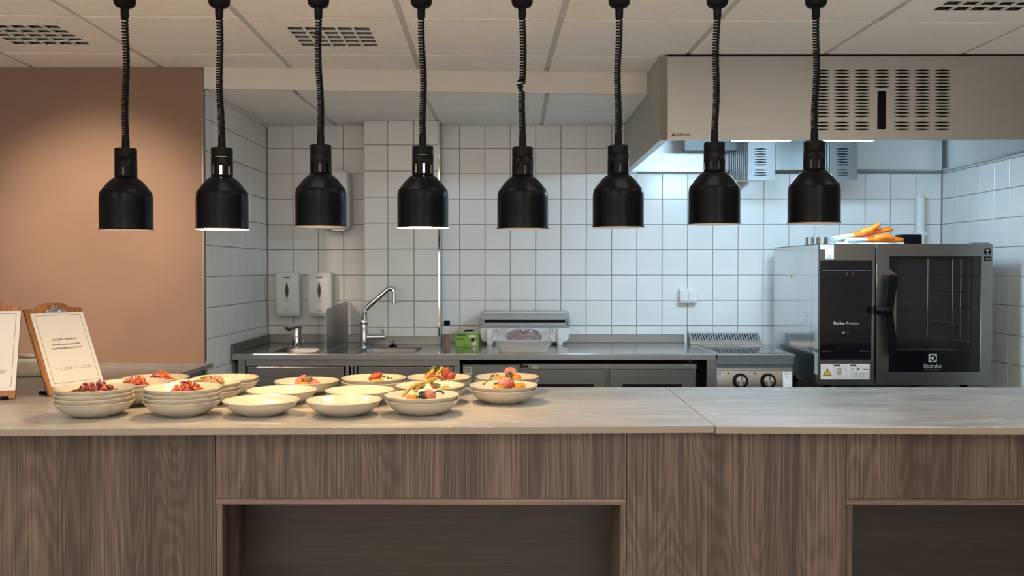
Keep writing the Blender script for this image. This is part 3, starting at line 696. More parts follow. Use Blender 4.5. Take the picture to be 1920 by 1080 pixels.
# ================================================================== CLIPBOARDS
def clipboard(base, yaw, lean, label, texts):
    root = thing('clipboard_stand', label, 'clipboard', base, (0, 0, yaw), 'wooden menu clipboards')
    Wd, Hh, T = .232, .330, .009
    Lm = Matrix.Translation((0, 0, .004)) @ Matrix.Rotation(-lean, 4, 'X')     # board plane: u = x, v = up the board, facing -y
    def f(u, v, w_): return Lm @ Vector((u, T-w_, v))
    # board outline with the raised hump behind the clip
    top = [(.5*Wd, Hh), (.5*Wd-.004, Hh+.002), (.085, Hh+.001), (.066, Hh+.006), (.052, Hh+.018), (.036, Hh+.022), (-.036, Hh+.022), (-.052, Hh+.018), (-.066, Hh+.006), (-.085, Hh+.001), (-.5*Wd+.004, Hh+.002), (-.5*Wd, Hh)]
    obj('board', plate([(-.5*Wd, 0), (.5*Wd, 0)]+top, [], T, f), M['ply'], root, local=True)
    sh = obj('menu_sheet', plate(rrect(-.098, .1165, .028, .312, .003), [], .0008, lambda u, v, w_: f(u, v, T+.001+w_)), M['paper'], root, local=True)
    bo = .0935, .040, .302, .0011
    obj('printed_border', plate([(-bo[0]+.009, bo[1]), (bo[0]+.009, bo[1]), (bo[0]+.009, bo[2]), (-bo[0]+.009, bo[2])], [[(-bo[0]+bo[3]+.009, bo[1]+bo[3]), (bo[0]-bo[3]+.009, bo[1]+bo[3]), (bo[0]-bo[3]+.009, bo[2]-bo[3]), (-bo[0]+bo[3]+.009, bo[2]-bo[3])]], .0002, lambda u, v, w_: f(u, v, T+.002+w_)), M['ink'], sh, local=True)
    for body, v, size, sx, bold in texts:
        text('lettering', body, size, Lm @ Matrix.Translation((.009, -.0022, v)) @ Euler((PI/2, 0, 0)).to_matrix().to_4x4(), M['ink'], sh, local=True, sx=sx, bold=bold)
    if texts:
        rg = random.Random(4)
        for r in range(2):
            x = -.06; bm = bmesh.new()
            while x < .07:
                w_ = rg.uniform(.005, .016); b2 = plate([(x, .096-r*.006), (x+w_, .096-r*.006), (x+w_, .0972-r*.006), (x, .0972-r*.006)], [], .0002, lambda u, v, q: f(u, v, T+.002+q))
                tmp = bpy.data.meshes.new('t'); b2.to_mesh(tmp); b2.free(); bm.from_mesh(tmp); bpy.data.meshes.remove(tmp); x += w_+rg.uniform(.003, .006)
            obj('small_print', bm, M['ink'], sh, local=True)
    else:
        bm = plate([(.045, .096), (.085, .096), (.085, .0972), (.045, .0972)], [], .0002, lambda u, v, q: f(u, v, T+.002+q)); obj('small_print', bm, M['ink'], sh, local=True)
        bm = plate([(.045, .090), (.078, .090), (.078, .0912), (.045, .0912)], [], .0002, lambda u, v, q: f(u, v, T+.002+q)); obj('small_print', bm, M['ink'], sh, local=True)
    cp = bmesh.new()
    for (u0, u1, v0, v1, w0, w1, b) in ((-.038, .038, .312, .324, T+.002, T+.012, .003), (-.012, .012, .320, .334, T+.001, T+.008, .002), (-.004, .004, .330, .342, T+.001, T+.005, .001)):
        nv = len(cp.verts); box(cp, u0, u1, -w1+T, -w0+T, v0, v1, bev=b, seg=2)
        cp.verts.ensure_lookup_table()
    cp.transform(Lm); obj('metal_clip', cp, M['chrome'], root, local=True, smooth=30)
    bm = bmesh.new(); tube(bm, [f(-.042, .316, T+.007), f(.042, .316, T+.007)], .005, 10); obj('clip_spring', bm, M['chrome'], root, local=True, smooth=40)
    for s in (-1, 1):
        obj('foot', B(s*.085-.012, s*.085+.012, -.012, .085, 0, .012, bev=.002), M['blackp'], root, local=True)
    tl_ = math.tan(lean)
    bm = bmesh.new(); prism(bm, [(.016+.02*tl_, .02), (.135, .004), (.14, .010), (.018+.2*tl_, .206), (.014+.2*tl_, .2)], lambda p: Vector((-.02, p[0], p[1])), lambda p: Vector((.02, p[0], p[1])))
    obj('rear_strut', bm, M['ply'], root, local=True)
    return root
clip_txt = [('DAGENS VARMMAT', .206, .0118, .95, 0), ('Oksestek serveres med bakte', .187, .0105, .9, 0), ('hasselbackpoteter og chimichurri', .172, .0105, .88, 0)]
clipboard((-1.592, 3.36, ZT), math.radians(62), math.radians(24), 'wooden clipboard stand whose menu page faces right, beside the bowls', clip_txt)
clipboard((-1.845, 3.165, ZT), math.radians(14), math.radians(17), 'wooden clipboard stand cut by the left picture edge', [])
# bowl behind the clipboards
p = at(50, 703, 3.9); t = thing('serving_bowl', 'cream serving bowl with cling film standing behind the clipboards', 'bowl', (-2.04, 3.95, ZT))
bm = bmesh.new(); lathe(bm, [(0, .001), (.10, 0), (.118, .008), (.13, .03), (.135, .068), (.133, .070), (.130, .068), (.124, .03), (.11, .014), (0, .01)], n=48)
obj('dish', bm, M['glaze'], t, local=True, smooth=40)
M['film'] = mk('cling_film', (.9,.9,.92,1), .12, alpha=.22, spec=1.0)
bm = bmesh.new(); rg = random.Random(5)
lathe(bm, [(.136, .058), (.137, .074), (.12, .080), (.09, .083), (.05, .082), (0, .081)], n=40)
for v in bm.verts: v.co += Vector((0, 0, rg.uniform(-.004, .006)))
obj('cling_film', bm, M['film'], t, local=True, smooth=80)
bm = bmesh.new(); lathe(bm, [(.122, .066), (.06, .070), (0, .071)], n=32); obj('contents', bm, mk('cream_sauce', srgb(228,220,190), .5), t, local=True, smooth=60)
bm = bmesh.new(); tube(bm, [(-.14, -.03, .085), (-.02, .0, .072), (.05, .01, .072)], .006, 8); obj('spoon_handle', bm, M['blackp'], t, local=True, smooth=50)
# ================================================================== STEEL WORKTOP AND WHAT IS BELOW
ZW = .909; WY = 4.84; WX0 = XL+.008; WX1 = 1.046
b1 = rrect(-1.30, -1.065, 4.885, 5.20, .05, 6); b2 = rrect(-.845, -.52, 4.885, 5.20, .05, 6)
wt = thing('steel_worktop', 'long stainless steel worktop with two sinks along the tiled wall', 'worktop', (-.2, 5.2, 0))
outer = [(WX0, WY), (WX1, WY), (WX1, YB-.003), (-.4425, YB-.003), (-.4425, YC-.003), (-.886, YC-.003), (-.886, YB-.003), (WX0, YB-.003)]
obj('top', plate(outer, [b1, b2], .003, lambda u, v, z: (u, v, ZW-.003+z)), M['steel_top'], wt)
obj('front_edge', B(WX0, WX1, WY-.001, WY+.012, ZW-.034, ZW-.0005, bev=.003, seg=2), M['steel'], wt)
for nm, lp in (('basin', b1), ('basin', b2)):
    bm = bmesh.new(); cx = sum(p[0] for p in lp)/len(lp); cy = sum(p[1] for p in lp)/len(lp); rings = []
    for s, z in ((1.0, ZW-.0005), (1.0, ZW-.004), (.97, ZW-.012), (.94, ZW-.13), (.86, ZW-.15), (.1, ZW-.155)):
        rings.append([bm.verts.new((cx+(x-cx)*s, cy+(y-cy)*s, z)) for x, y in lp])
    n = len(lp)
    for a, b in zip(rings, rings[1:]):
        for i in range(n): bm.faces.new((a[i], a[(i+1) % n], b[(i+1) % n], b[i]))
    bm.faces.new(rings[-1]); obj(nm, bm, M['basin'], wt, smooth=40)
    bm = bmesh.new(); tube(bm, [(x, y, ZW) for x, y in lp]+[(lp[0][0], lp[0][1], ZW)], .0022, 6, caps=False); obj('basin_rim', bm, M['steel'], wt, smooth=50)
    bm = bmesh.new(); lathe(bm, [(0, 0), (.03, 0), (.032, -.003)], cx, cy, ZW-.152, 20); obj('drain', bm, M['chrome'], wt)
SH = .050
for x0, x1, y in ((WX0, -.886, YB-.003), (-.886, -.4425, YC-.003), (-.4425, 1.012, YB-.003)):
    obj('backsplash', B(x0, x1, y-.008, y, ZW, ZW+SH, bev=.0015), M['basin'], wt)
obj('side_splash', B(WX0-.0, WX0+.006, WY, YB-.012, ZW, ZW+SH, bev=.0015), M['basin'], wt)
def fx(px, Y): return at(px, 690, Y).x
def fz(py, Y): return at(960, py, Y).z
YD = 4.862
for px0, px1 in ((447, 460), (1325, 1343)):
    obj('leg', B(fx(px0, YD), fx(px1, YD), YD-.004, YD+.036, 0, ZW-.034, bev=.002), M['steel'], wt)
# sink cabinet
sc = thing('sink_cabinet', 'steel sink cabinet with two doors under the two basins', 'cabinet', (-.9, 5.1, 0))
x0, x1 = fx(461, YD), fx(862, YD)
zr1 = fz(686, YD)
obj('rail', B(x0, x1, YD-.002, YD+.02, zr1, ZW-.035, bev=.001), M['steel'], sc)
bmc = bmesh.new(); box(bmc, x0, x0+.01, YD+.02, 5.4, .1, zr1); box(bmc, x1-.01, x1, YD+.02, 5.4, .1, zr1); box(bmc, x0, x1, 5.38, 5.4, .1, zr1); box(bmc, x0, x1, YD+.02, 5.4, .09, .1)
obj('body', bmc, M['steel_d'], sc)
obj('stile', B(fx(851, YD), x1, YD-.002, YD+.02, .1, zr1-.001), M['steel'], sc)
for a, b in ((462, 645), (671, 850)):
    d = obj('door', B(fx(a, YD), fx(b, YD), YD+.004, YD+.022, .12, zr1-.006, bev=.003, seg=2), M['steel_d'], sc)
    obj('door_edge', B(fx(a, YD)+.003, fx(b, YD)-.003, YD+.001, YD+.006, zr1-.013, zr1-.008, bev=.001), M['steel'], d)
for a, b in ((648, 654), (658, 662), (664, 669)):
    obj('centre_strip', B(fx(a, YD), fx(b, YD), YD, YD+.02, .12, zr1-.002, bev=.001), M['steel'], sc)
# refrigerated counter
YR = 4.95
fr = thing('fridge_counter', 'undercounter refrigerator with steel drawers below the worktop', 'fridge', (.33, 5.2, 0))
zt = fz(683, YR); xa_, xb_ = fx(867, YR), fx(1306, YR)
obj('body', B(xa_, xb_, YR+.02, 5.5, .1, zt-.005), M['steel_d'], fr)
pn = obj('motor_panel', B(fx(868, YR), fx(973, YR), YR, YR+.02, .12, fz(685.5, YR), bev=.002), M['steel'], fr)
obj('rating_sticker', B(fx(868.5, YR)+.001, fx(885, YR), YR-.001, YR-.0002, fz(703, YR), fz(688, YR)), M['paper'], pn)
for k in range(3): obj('sticker_print', B(fx(871, YR), fx(882.5, YR), YR-.0014, YR-.001, fz(691.4+k*3.4, YR), fz(690+k*3.4, YR)), M['ink'], pn)
obj('top_rail', B(fx(979, YR), xb_, YR+.002, YR+.02, fz(692, YR), fz(682, YR), bev=.001), M['steel'], fr)
obj('hinge', B(fx(976, YR), fx(990, YR), YR-.006, YR+.004, fz(692, YR), fz(684, YR), bev=.003, seg=2), M['chrome'], fr)
obj('outlet_plate', B(fx(998, YR), fx(1009, YR), YR, YR+.003, fz(692, YR), fz(686, YR), bev=.001), M['whitep'], fr)
for a in (1139, 1149, 1289, 1299):
    bm = bmesh.new(); lathe(bm, [(0, .003), (.004, .002), (.004, 0)], n=10, M=Matrix.Translation((fx(a, YR), YR+.002, fz(685.5, YR))) @ Matrix.Rotation(PI/2, 4, 'X')); obj('screw', bm, M['chrome'], fr)
for a, b in ((979, 1137), (1143, 1303)):
    d = obj('drawer', B(fx(a, YR), fx(b, YR), YR-.004, YR+.02, fz(760, YR), fz(692.6, YR), bev=.002), M['steel_d'], fr)
    obj('drawer_edge', B(fx(a, YR), fx(b, YR), YR-.007, YR-.003, fz(693.6, YR), fz(692.4, YR)), M['steel'], d)
    obj('handle_frame', plate([(fx(a+22, YR), fz(750, YR)), (fx(b-22, YR), fz(750, YR)), (fx(b-22, YR), fz(717.5, YR)), (fx(a+22, YR), fz(717.5, YR))],
        [[(fx(a+24, YR), fz(748, YR)), (fx(b-24, YR), fz(748, YR)), (fx(b-24, YR), fz(719.5, YR)), (fx(a+24, YR), fz(719.5, YR))]], .004, lambda u, v, z: (u, YR-.008+z, v)), M['steel'], d)
    obj('handle_recess', B(fx(a+24, YR), fx(b-24, YR), YR-.0045, YR-.0041, fz(748, YR), fz(719.5, YR)), M['dark'], d)
# ================================================================== TAPS, GUARD, PLUG
t = thing('sensor_tap', 'short chrome sensor tap at the left basin', 'tap', (at(557, 650, 5.27).x, 5.27, ZW))
bm = bmesh.new(); lathe(bm, [(0, 0), (.031, 0), (.031, .004), (.027, .007), (.0265, .118), (.024, .123), (0, .124)], n=28); obj('body', bm, M['chrome'], t, local=True, smooth=35)
bm = bmesh.new(); tube(bm, [(.012, .012, .112), (-.012, -.02, .116), (-.034, -.070, .112), (-.038, -.080, .110)], [.026, .026, .024, .016], 18, flat=.55); obj('spout', bm, M['chrome'], t, local=True, smooth=40)
bm = bmesh.new(); tube(bm, [(-.030, -.062, .104), (-.030, -.062, .094)], .012, 14); obj('nozzle', bm, M['blackp'], t, local=True, smooth=40)
bm = bmesh.new(); tube(bm, [(.022, 0, .028), (.042, 0, .028)], [.006, .008], 12); obj('mixing_lever', bm, M['chrome'], t, local=True, smooth=40)
TY = 5.27; bx_ = at(683, 640, TY).x
t = thing('kitchen_tap', 'tall chrome mixer tap with a swivel spout at the right basin', 'tap', (bx_, TY, ZW))
def tl(px, py): p = at(px, py, TY); return (p.x-bx_, 0, p.z-ZW)
zc = tl(684, 605)[2]
bm = bmesh.new(); lathe(bm, [(0, 0), (.027, 0), (.027, .005), (.023, .009), (.0215, zc-.02), (.018, zc-.005), (0, zc-.004)], n=28); obj('body', bm, M['chrome'], t, local=True, smooth=35)
bm = bmesh.new(); lathe(bm, [(0, zc-.012), (.0225, zc-.012), (.0240, zc-.008), (.0240, zc+.012), (.0215, zc+.016), (0, zc+.016)], n=28); obj('collar', bm, M['chrome'], t, local=True, smooth=35)
pts = [tl(684, 604), tl(683.5, 590), tl(685, 582), tl(690, 575), tl(700, 566), tl(712, 556), tl(722, 547), tl(728, 542), tl(733, 540.5), tl(737, 542.5), tl(739, 548), tl(739, 569)]
bm = bmesh.new(); tube(bm, pts, [.0165, .0160, .0158, .0155, .0153, .015, .0148, .0146, .0144, .0142, .0140, .0138], 16); obj('spout', bm, M['chrome'], t, local=True, smooth=50)
bm = bmesh.new(); tube(bm, [tl(739, 559), tl(739, 569.5)], .0135, 16); obj('aerator', bm, M['chrome'], t, local=True, smooth=40)
bm = bmesh.new(); tube(bm, [tl(686, 631.5), tl(702, 631.5), tl(702.2, 631.5), tl(722, 631.5)], [.016, .016, .0195, .0195], 18); obj('valve', bm, M['chrome'], t, local=True, smooth=40)
bm = bmesh.new(); tube(bm, [tl(717.5, 628), tl(717.5, 622), tl(717.5, 617)], [.005, .0075, .008], 10); obj('lever', bm, M['chrome'], t, local=True, smooth=40)
bm = bmesh.new(); lathe(bm, [(0, 0), (.022, 0), (.023, .008), (.012, .012), (.007, .018), (0, .018)], n=20, cx=0, cy=0)
pl = thing('sink_plug', 'small black sink plug with a ring behind the right basin', 'plug', (at(737, 650, 5.27).x, 5.27, ZW))
obj('stopper', bm, M['blackp'], pl, local=True, smooth=40)
bm = bmesh.new(); tube(bm, [(.007*math.cos(a*PI/8), 0, .026+.007*math.sin(a*PI/8)) for a in range(17)], .002, 8, caps=False); obj('ring', bm, M['blackp'], pl, local=True, smooth=50)
gx = -1.005
prof = [(4.90, 0), (4.90, .195), (4.912, .222), (4.94, .230), (5.50, .250), (5.56, .250), (5.56, .052), (5.56, 0)]
bm = bmesh.new(); prism(bm, prof, lambda p: Vector((gx-.001, p[0], ZW+.001+p[1])), lambda p: Vector((gx+.001, p[0], ZW+.001+p[1])))
tag(obj('splash_guard', bm, M['steel']), 'upright steel splash guard between the two basins', 'splash guard')
# ================================================================== WALL DISPENSERS
def soap(px, label):
    p = at(px, 553, YB); t = thing('soap_dispenser', label, 'soap dispenser', (p.x, YB, at(960, 597, YB-.09).z), (0, 0, 0), 'white wall dispensers over the left basin')
    w_, h, d = .068, .272, .105
    pr = [(0, 0), (-d*.62, .004), (-d*.84, .020), (-d*.92, .06), (-d, .20), (-d*.98, .255), (-d*.84, h), (0, h)]
    bm = bmesh.new(); prism(bm, pr, lambda q: Vector((-w_, q[0], q[1])), lambda q: Vector((w_, q[0], q[1])))
    bmesh.ops.bevel(bm, geom=bm.edges[:], offset=.008, segments=2, affect='EDGES'); obj('shell', bm, M['whitep'], t, local=True, smooth=40)
    n = 16; loop = [(.0085*math.cos(2*PI*k/n)*(1 if True else 0), .052*math.sin(2*PI*k/n)) for k in range(n)]
    loop = [(.0095*(1-abs(t_)**1.7)*s, .052*t_) for s, rng in ((1, range(-6, 7)), (-1, range(5, -6, -1))) for t_ in [k/6 for k in rng]]
    bm = bmesh.new(); prism(bm, loop, lambda q: Vector((q[0], -d-.0015+(.165-.165-q[1])*.0, .165+q[1])), lambda q: Vector((q[0], -d*.90, .165+q[1])))
    obj('level_window', bm, mk('smoked_window', (.03,.03,.035,1), .1), t, local=True)
    for (z, ww, hh) in ((.243, .018, .005), (.103, .014, .0025), (.048, .008, .003)):
        k = .0
        obj('printed_mark', B(-ww, ww, -d-.001, -d*.86, z-hh/2, z+hh/2), M['greyp'] if hh < .004 else M['ink'], t, local=True)
    return t
soap(546, 'left white soap dispenser on the tiles above the sensor tap')
soap(605.5, 'right white soap dispenser on the tiles beside the splash guard')
p0, p1 = at(590, 318, 5.40), at(652, 431, 5.40)
t = thing('towel_dispenser', 'white paper towel dispenser mostly hidden behind the third lamp', 'towel dispenser', ((p0.x+p1.x)/2, YB, p1.z))
hw, hh = (p1.x-p0.x)/2, p0.z-p1.z
obj('shell', B(-hw, hw, -.19, 0, .006, hh, bev=.03, seg=4), M['whitep'], t, local=True, smooth=40)
obj('outlet', B(-.01, .075, -.14, -.06, -.006, .010, bev=.004), M['steel'], t, local=True)
# socket and pipe
p = at(1290.5, 555, YB-.03); t = thing('wall_socket', 'white double wall socket on the tiles above the worktop', 'socket', (p.x, YB, p.z))
obj('box', B(-.053, .053, -.042, 0, -.042, .042, bev=.004, seg=2), M['whitep'], t, local=True, smooth=40)
for s in (-1, 1): obj('flap', B(s*.025-.024, s*.025+.024, -.047, -.040, -.030, .038, bev=.002), M['whitep'], t, local=True)
p = at(1726.5, 367, YB-.04); t = thing('wall_pipe', 'white vertical pipe on the tiles behind the oven', 'pipe', (p.x, YB-.036, 0))
bm = bmesh.new(); lathe(bm, [(0, .7), (.026, .7), (.026, p.z-.006), (.022, p.z), (0, p.z)], n=24); obj('tube', bm, M['whitep'], t, local=True, smooth=40)
for z in (.95, 1.55): obj('bracket', B(-.031, .031, -.02, .036, z, z+.02, bev=.003), M['whitep'], t, local=True)
# ================================================================== THINGS ON THE WORKTOP
p = at(838, 652, 5.20); t = thing('oil_bottle', 'small oil bottle with black cap by the tiled projection', 'bottle', (p.x, 5.20, ZW))
M['glass'] = mk('clear_glass', (.92,.94,.93,1), .03, alpha=.14, spec=.8); M['oil'] = mk('oil', srgb(150,92,10), .05, trans=.45)
bm = bmesh.new(); lathe(bm, [(0, 0), (.0185, 0), (.019, .003), (.019, .095), (.017, .110), (.0135, .122), (.0135, .130), (0, .130)], n=24); obj('glass', bm, M['glass'], t, local=True, smooth=40)
bm = bmesh.new(); lathe(bm, [(0, .003), (.0175, .003), (.0175, .080), (0, .080)], n=24); obj('oil', bm, M['oil'], t, local=True, smooth=40)
bm = bmesh.new(); lathe(bm, [(0, .126), (.0175, .126), (.0175, .152), (.0155, .154), (0, .154)], n=24); obj('cap', bm, M['blackp'], t, local=True, smooth=40)
p = at(875.5, 650, 5.29); t = thing('glove_box', 'open green cardboard box beside the film dispenser', 'box', (p.x, 5.29, ZW))
M['green'] = vary(mk('green_card', srgb(140,176,70), .6), srgb(128,166,60), srgb(150,184,82), (30,30,30), 2)
obj('carton', B(-.066, .066, 0, .10, 0, .078, bev=.001), M['green'], t, local=True)
obj('lid_flap', plate([(-.03, .0), (.06, .0), (.052, .022), (-.02, .018)], [], .001, lambda u, v, z: (u, .002+v*.6, .079+v*.25+z)), M['paper'], t, local=True)
bm = bmesh.new(); tube(bm, [(-.022, .03, .080), (-.005, .03, .086), (.02, .03, .087), (.045, .03, .082)], [.004, .008, .008, .003], 10); obj('black_glove', bm, M['blackp'], t, local=True, smooth=60)
M['green_d'] = mk('dark_green_print', srgb(70,96,36), .7)
for (x0, x1, z0, z1, m_) in ((-.058, -.006, .062, .071, 'green_d'), (-.058, -.018, .045, .050, 'green_d'), (-.058, -.022, .036, .041, 'green_d'), (-.028, .018, .006, .010, 'ink'), (.032, .052, .006, .034, 'paper'), (.012, .05, .052, .066, 'paper')):
    obj('print', B(x0, x1, -.0006, .0, z0, z1), M[m_], t, local=True)
bm = bmesh.new(); lathe(bm, [(0, 0), (.012, 0), (.012, .0008), (0, .0008)], n=16, M=Matrix.Translation((.034, -.0001, .040)) @ Matrix.Rotation(PI/2, 4, 'X')); obj('print', bm, M['ink'], t, local=True)
# film dispenser
FY = 5.40; p = at(984, 647, FY); t = thing('film_dispenser', 'white cling film dispenser with grey lid against the tiles', 'dispenser', (p.x, FY, ZW))
def dz(py): return fz(py, FY)-ZW
hw = .262
pr = [(-hw+.02, dz(641)), (hw-.02, dz(641)), (hw-.004, dz(634)), (hw, dz(624)), (hw, dz(614)), (-hw, dz(614)), (-hw, dz(624)), (-hw+.004, dz(634))]
bm = bmesh.new(); prism(bm, pr, lambda q: Vector((q[0], .015, q[1])), lambda q: Vector((q[0], .135, q[1]))); bmesh.ops.bevel(bm, geom=bm.edges[:], offset=.004, segments=2, affect='EDGES')
obj('base', bm, M['whitep'], t, local=True, smooth=40)
obj('grey_band', B(-hw+.001, hw-.001, .012, .135, dz(616), dz(610), bev=.002), M['greyp'], t, local=True)
pr = rrect(-hw+.003, hw-.003, dz(610), dz(584), .016, 5)
bm = bmesh.new(); prism(bm, pr, lambda q: Vector((q[0], .022, q[1])), lambda q: Vector((q[0], .130, q[1]))); obj('lid', bm, mk('lid_grey', srgb(170,172,172), .25), t, local=True, smooth=40)
obj('lid_white_rib', B(-hw+.024, hw-.024, .016, .024, dz(589), dz(586), bev=.002), M['whitep'], t, local=True)  # white strip along the top edge of the lid
obj('cutter_slot', B(-hw+.026, hw-.026, .018, .026, dz(605), dz(600)), M['blackp'], t, local=True)
for s in (-1, 1):
    obj('latch', B(s*(hw-.006)-.008, s*(hw-.006)+.008, .010, .05, dz(609), dz(598), bev=.004, seg=2), M['greyp'], t, local=True)
    obj('foot', B(s*.205-.017, s*.205+.017, -.004, .12, 0, dz(616.5), bev=.004, seg=2), M['whitep'], t, local=True, smooth=40)
obj('button', B(-.178, -.150, .008, .016, dz(624), dz(618), bev=.001), M['greyp'], t, local=True)
obj('button', B(.142, .166, .008, .016, dz(625), dz(617), bev=.001), M['greyp'], t, local=True)
for k in range(5):
    bm = bmesh.new(); lathe(bm, [(0, .002), (.006, .002), (.006, 0)], n=10, M=Matrix.Translation((.085+k*.013, .0145, dz(624-1.2*math.sin(k*.8)))) @ Matrix.Rotation(PI/2, 4, 'X')); obj('vent_hole', bm, M['dark'], t, local=True)
# tray with wrapped meat
TYY = 5.03; p = at(981, 661, 4.93); t = thing('foil_tray', 'white plastic tray wrapped in cling film on the worktop', 'tray', (p.x, TYY, ZW))
def rr(w_, d, r): return rrect(-w_, w_, -d, d, r, 4)
bm = bmesh.new(); rings = []
for (w_, d, r, z) in ((.124, .085, .02, 0), (.150, .108, .03, .050), (.158, .116, .03, .062), (.170, .124, .03, .064), (.170, .124, .03, .067), (.156, .114, .03, .066), (.122, .083, .02, .005)):
    rings.append([bm.verts.new((x, y, z)) for x, y in rr(w_, d, r)])
n = len(rings[0])
for a, b in zip(rings, rings[1:]):
    for i in range(n): bm.faces.new((a[i], a[(i+1) % n], b[(i+1) % n], b[i]))
bm.faces.new(rings[0][::-1]); bm.faces.new(rings[-1]); obj('tray', bm, M['whitep'], t, local=True, smooth=40)
rg = random.Random(9); bm = bmesh.new(); nu, nv = 40, 26
grid = []
for j in range(nv+1):
    row = []
    for i in range(nu+1):
        u, v = i/nu*2-1, j/nv*2-1
        x, y = u*.176, v*.130; e = max(abs(u), abs(v))
        hgt = .072+.050*max(0, 1-(u/.62)**2)*max(0, 1-(v/.8)**2)
        spike = (.028*max(0, rg.random()-.45)) if .45 < abs(u) < .92 and abs(v) < .85 else 0
        if .25 < e < .95: hgt += .030*abs(math.sin(u*9+v*4))*(abs(u) > .45)
        z = hgt+rg.uniform(-.005, .006)+spike
        if e > .97: z = .058
        row.append(bm.verts.new((x+rg.uniform(-.003, .003), y+rg.uniform(-.003, .003), z)))
    grid.append(row)
for j in range(nv):
    for i in range(nu): bm.faces.new((grid[j][i], grid[j][i+1], grid[j+1][i+1], grid[j+1][i]))
obj('cling_film', bm, M['film'], t, local=True)
# film stuck around the tray front
bm = bmesh.new(); rows = []
for k, (w_, d, z) in enumerate(((.175, .129, .060), (.158, .116, .045), (.142, .101, .025), (.130, .090, .006))):
    rows.append([bm.verts.new((x+rg.uniform(-.002, .002), y+rg.uniform(-.004, .002), z+rg.uniform(-.003, .003))) for x, y in [(-w_+2*w_*i/46, -d-.002) for i in range(47)]])
for a, b in zip(rows, rows[1:]):
    for i in range(46): bm.faces.new((a[i], a[i+1], b[i+1], b[i]))
obj('cling_film', bm, M['film'], t, local=True)
bm = blob(.092, .070, .042, 77, .10, 3); bm.transform(Matrix.Translation((0, 0, .078)))
o = obj('meat_joint', bm, vary(mk('cured_meat', srgb(120,70,62), .4), srgb(96,52,46), srgb(152,108,98), (14,14,30), 4), local=True, smooth=70); o.location = (p.x+.005, TYY, ZW)
tag(o, 'dark red meat joint lying in the wrapped white tray', 'meat')
# ================================================================== COOKTOP
CY = 4.83; cx0, cx1 = 1.049, 1.458
t = thing('cooktop', 'steel cooktop module with two knobs beside the oven', 'cooktop', ((cx0+cx1)/2, 5.15, 0))
def cz(py): return fz(py, CY)
obj('body', B(cx0, cx1-.012, CY+.05, 5.50, .1, ZW-.05), M['steel_d'], t)
obj('top', B(cx0, cx1, CY, 5.52, ZW-.014, ZW-.001, bev=.003, seg=2), M['steel'], t)
obj('glass_plate', B(cx0+.02, cx1-.03, CY+.05, 5.42, ZW-.0015, ZW+.002, bev=.001), mk('ceramic_glass', (.10,.105,.11,1), .04, .6), t)
pr = [(CY+.002, ZW-.014), (CY+.016, cz(684)), (CY+.06, cz(684)), (CY+.06, ZW-.014)]
bm = bmesh.new(); prism(bm, pr, lambda q: Vector((cx0+.001, q[0], q[1])), lambda q: Vector((cx1-.008, q[0], q[1]))); obj('front_lip', bm, M['steel'], t)
pr = [(CY+.018, cz(685)), (CY+.024, cz(694)), (CY+.06, cz(694)), (CY+.06, cz(685))]
bm = bmesh.new(); prism(bm, pr, lambda q: Vector((cx0+.001, q[0], q[1])), lambda q: Vector((cx1-.014, q[0], q[1]))); obj('front_lip', bm, M['steel'], t)
pr = [(CY+.010, cz(695)), (CY-.010, cz(760)), (CY+.06, cz(760)), (CY+.06, cz(695))]
cp = None
bm = bmesh.new(); prism(bm, pr, lambda q: Vector((cx0+.001, q[0], q[1])), lambda q: Vector((cx1-.014, q[0], q[1]))); cp = obj('control_panel', bm, M['steel_side'], t)
obj('side_skirt', B(cx1-.014, cx1-.010, CY+.02, 5.5, .1, ZW-.05), M['steel_d'], t)
tilt = math.atan2(.020, cz(695)-cz(760))
for px in (1388, 1440):
    q = at(px, 714.5, CY+.004); KM = Matrix.Translation(q) @ Matrix.Rotation(PI/2-tilt, 4, 'X')
    bm = bmesh.new(); lathe(bm, [(0, 0), (.041, 0), (.041, .003), (.038, .005), (.028, .006), (0, .006)], n=32, M=KM); k = obj('knob', bm, M['blackp'], t, smooth=40)
    bm = bmesh.new(); lathe(bm, [(.027, .005), (.0265, .022), (.024, .025), (0, .025)], n=32, M=KM); obj('knob_cap', bm, M['chrome'], k, smooth=40)
    bm = B(-.0055, .0055, -.026, .026, .022, .036, bev=.002); bm.transform(KM); obj('knob_grip', bm, M['steel'], k)
    bm = B(-.0012, .0012, .012, .027, .0355, .0366); bm.transform(KM); obj('knob_pointer', bm, M['blackp'], k)
for px, py in ((1365, 700), (1416, 700.5), (1366, 708.5), (1416.5, 709)):
    q = at(px, py, CY+.008); bm = bmesh.new(); lathe(bm, [(0, .002), (.004, .002), (.004, 0)], n=12, M=Matrix.Translation(q) @ Matrix.Rotation(PI/2-tilt, 4, 'X')); obj('pilot_lamp', bm, M['blackp'] if py < 705 else M['greyp'], cp)
q0 = at(1468, 697, CY+.004)
bm = B(0, .044, -.0012, 0, -.080, 0); bm.transform(Matrix.Translation(q0+Vector((0, .004, 0))) @ Matrix.Rotation(-tilt, 4, 'X')); s_ = obj('sticker', bm, M['paper'], cp)
for k in range(5):
    bm = B(.008+(k > 2)*.004, .036-(k % 2)*.006, -.0016, -.0010, -.008-k*.008-(.03 if k > 3 else 0), -.005-k*.008-(.03 if k > 3 else 0)); bm.transform(Matrix.Translation(q0+Vector((0, .004, 0))) @ Matrix.Rotation(-tilt, 4, 'X')); obj('sticker_print', bm, M['greyp'], cp)
q0 = at(1345, 696, CY+.006); bm = B(.001, .02, -.0012, 0, -.022, 0); bm.transform(Matrix.Translation(q0+Vector((0, .002, 0))) @ Matrix.Rotation(-tilt, 4, 'X')); obj('sticker', bm, M['greyp'], cp)
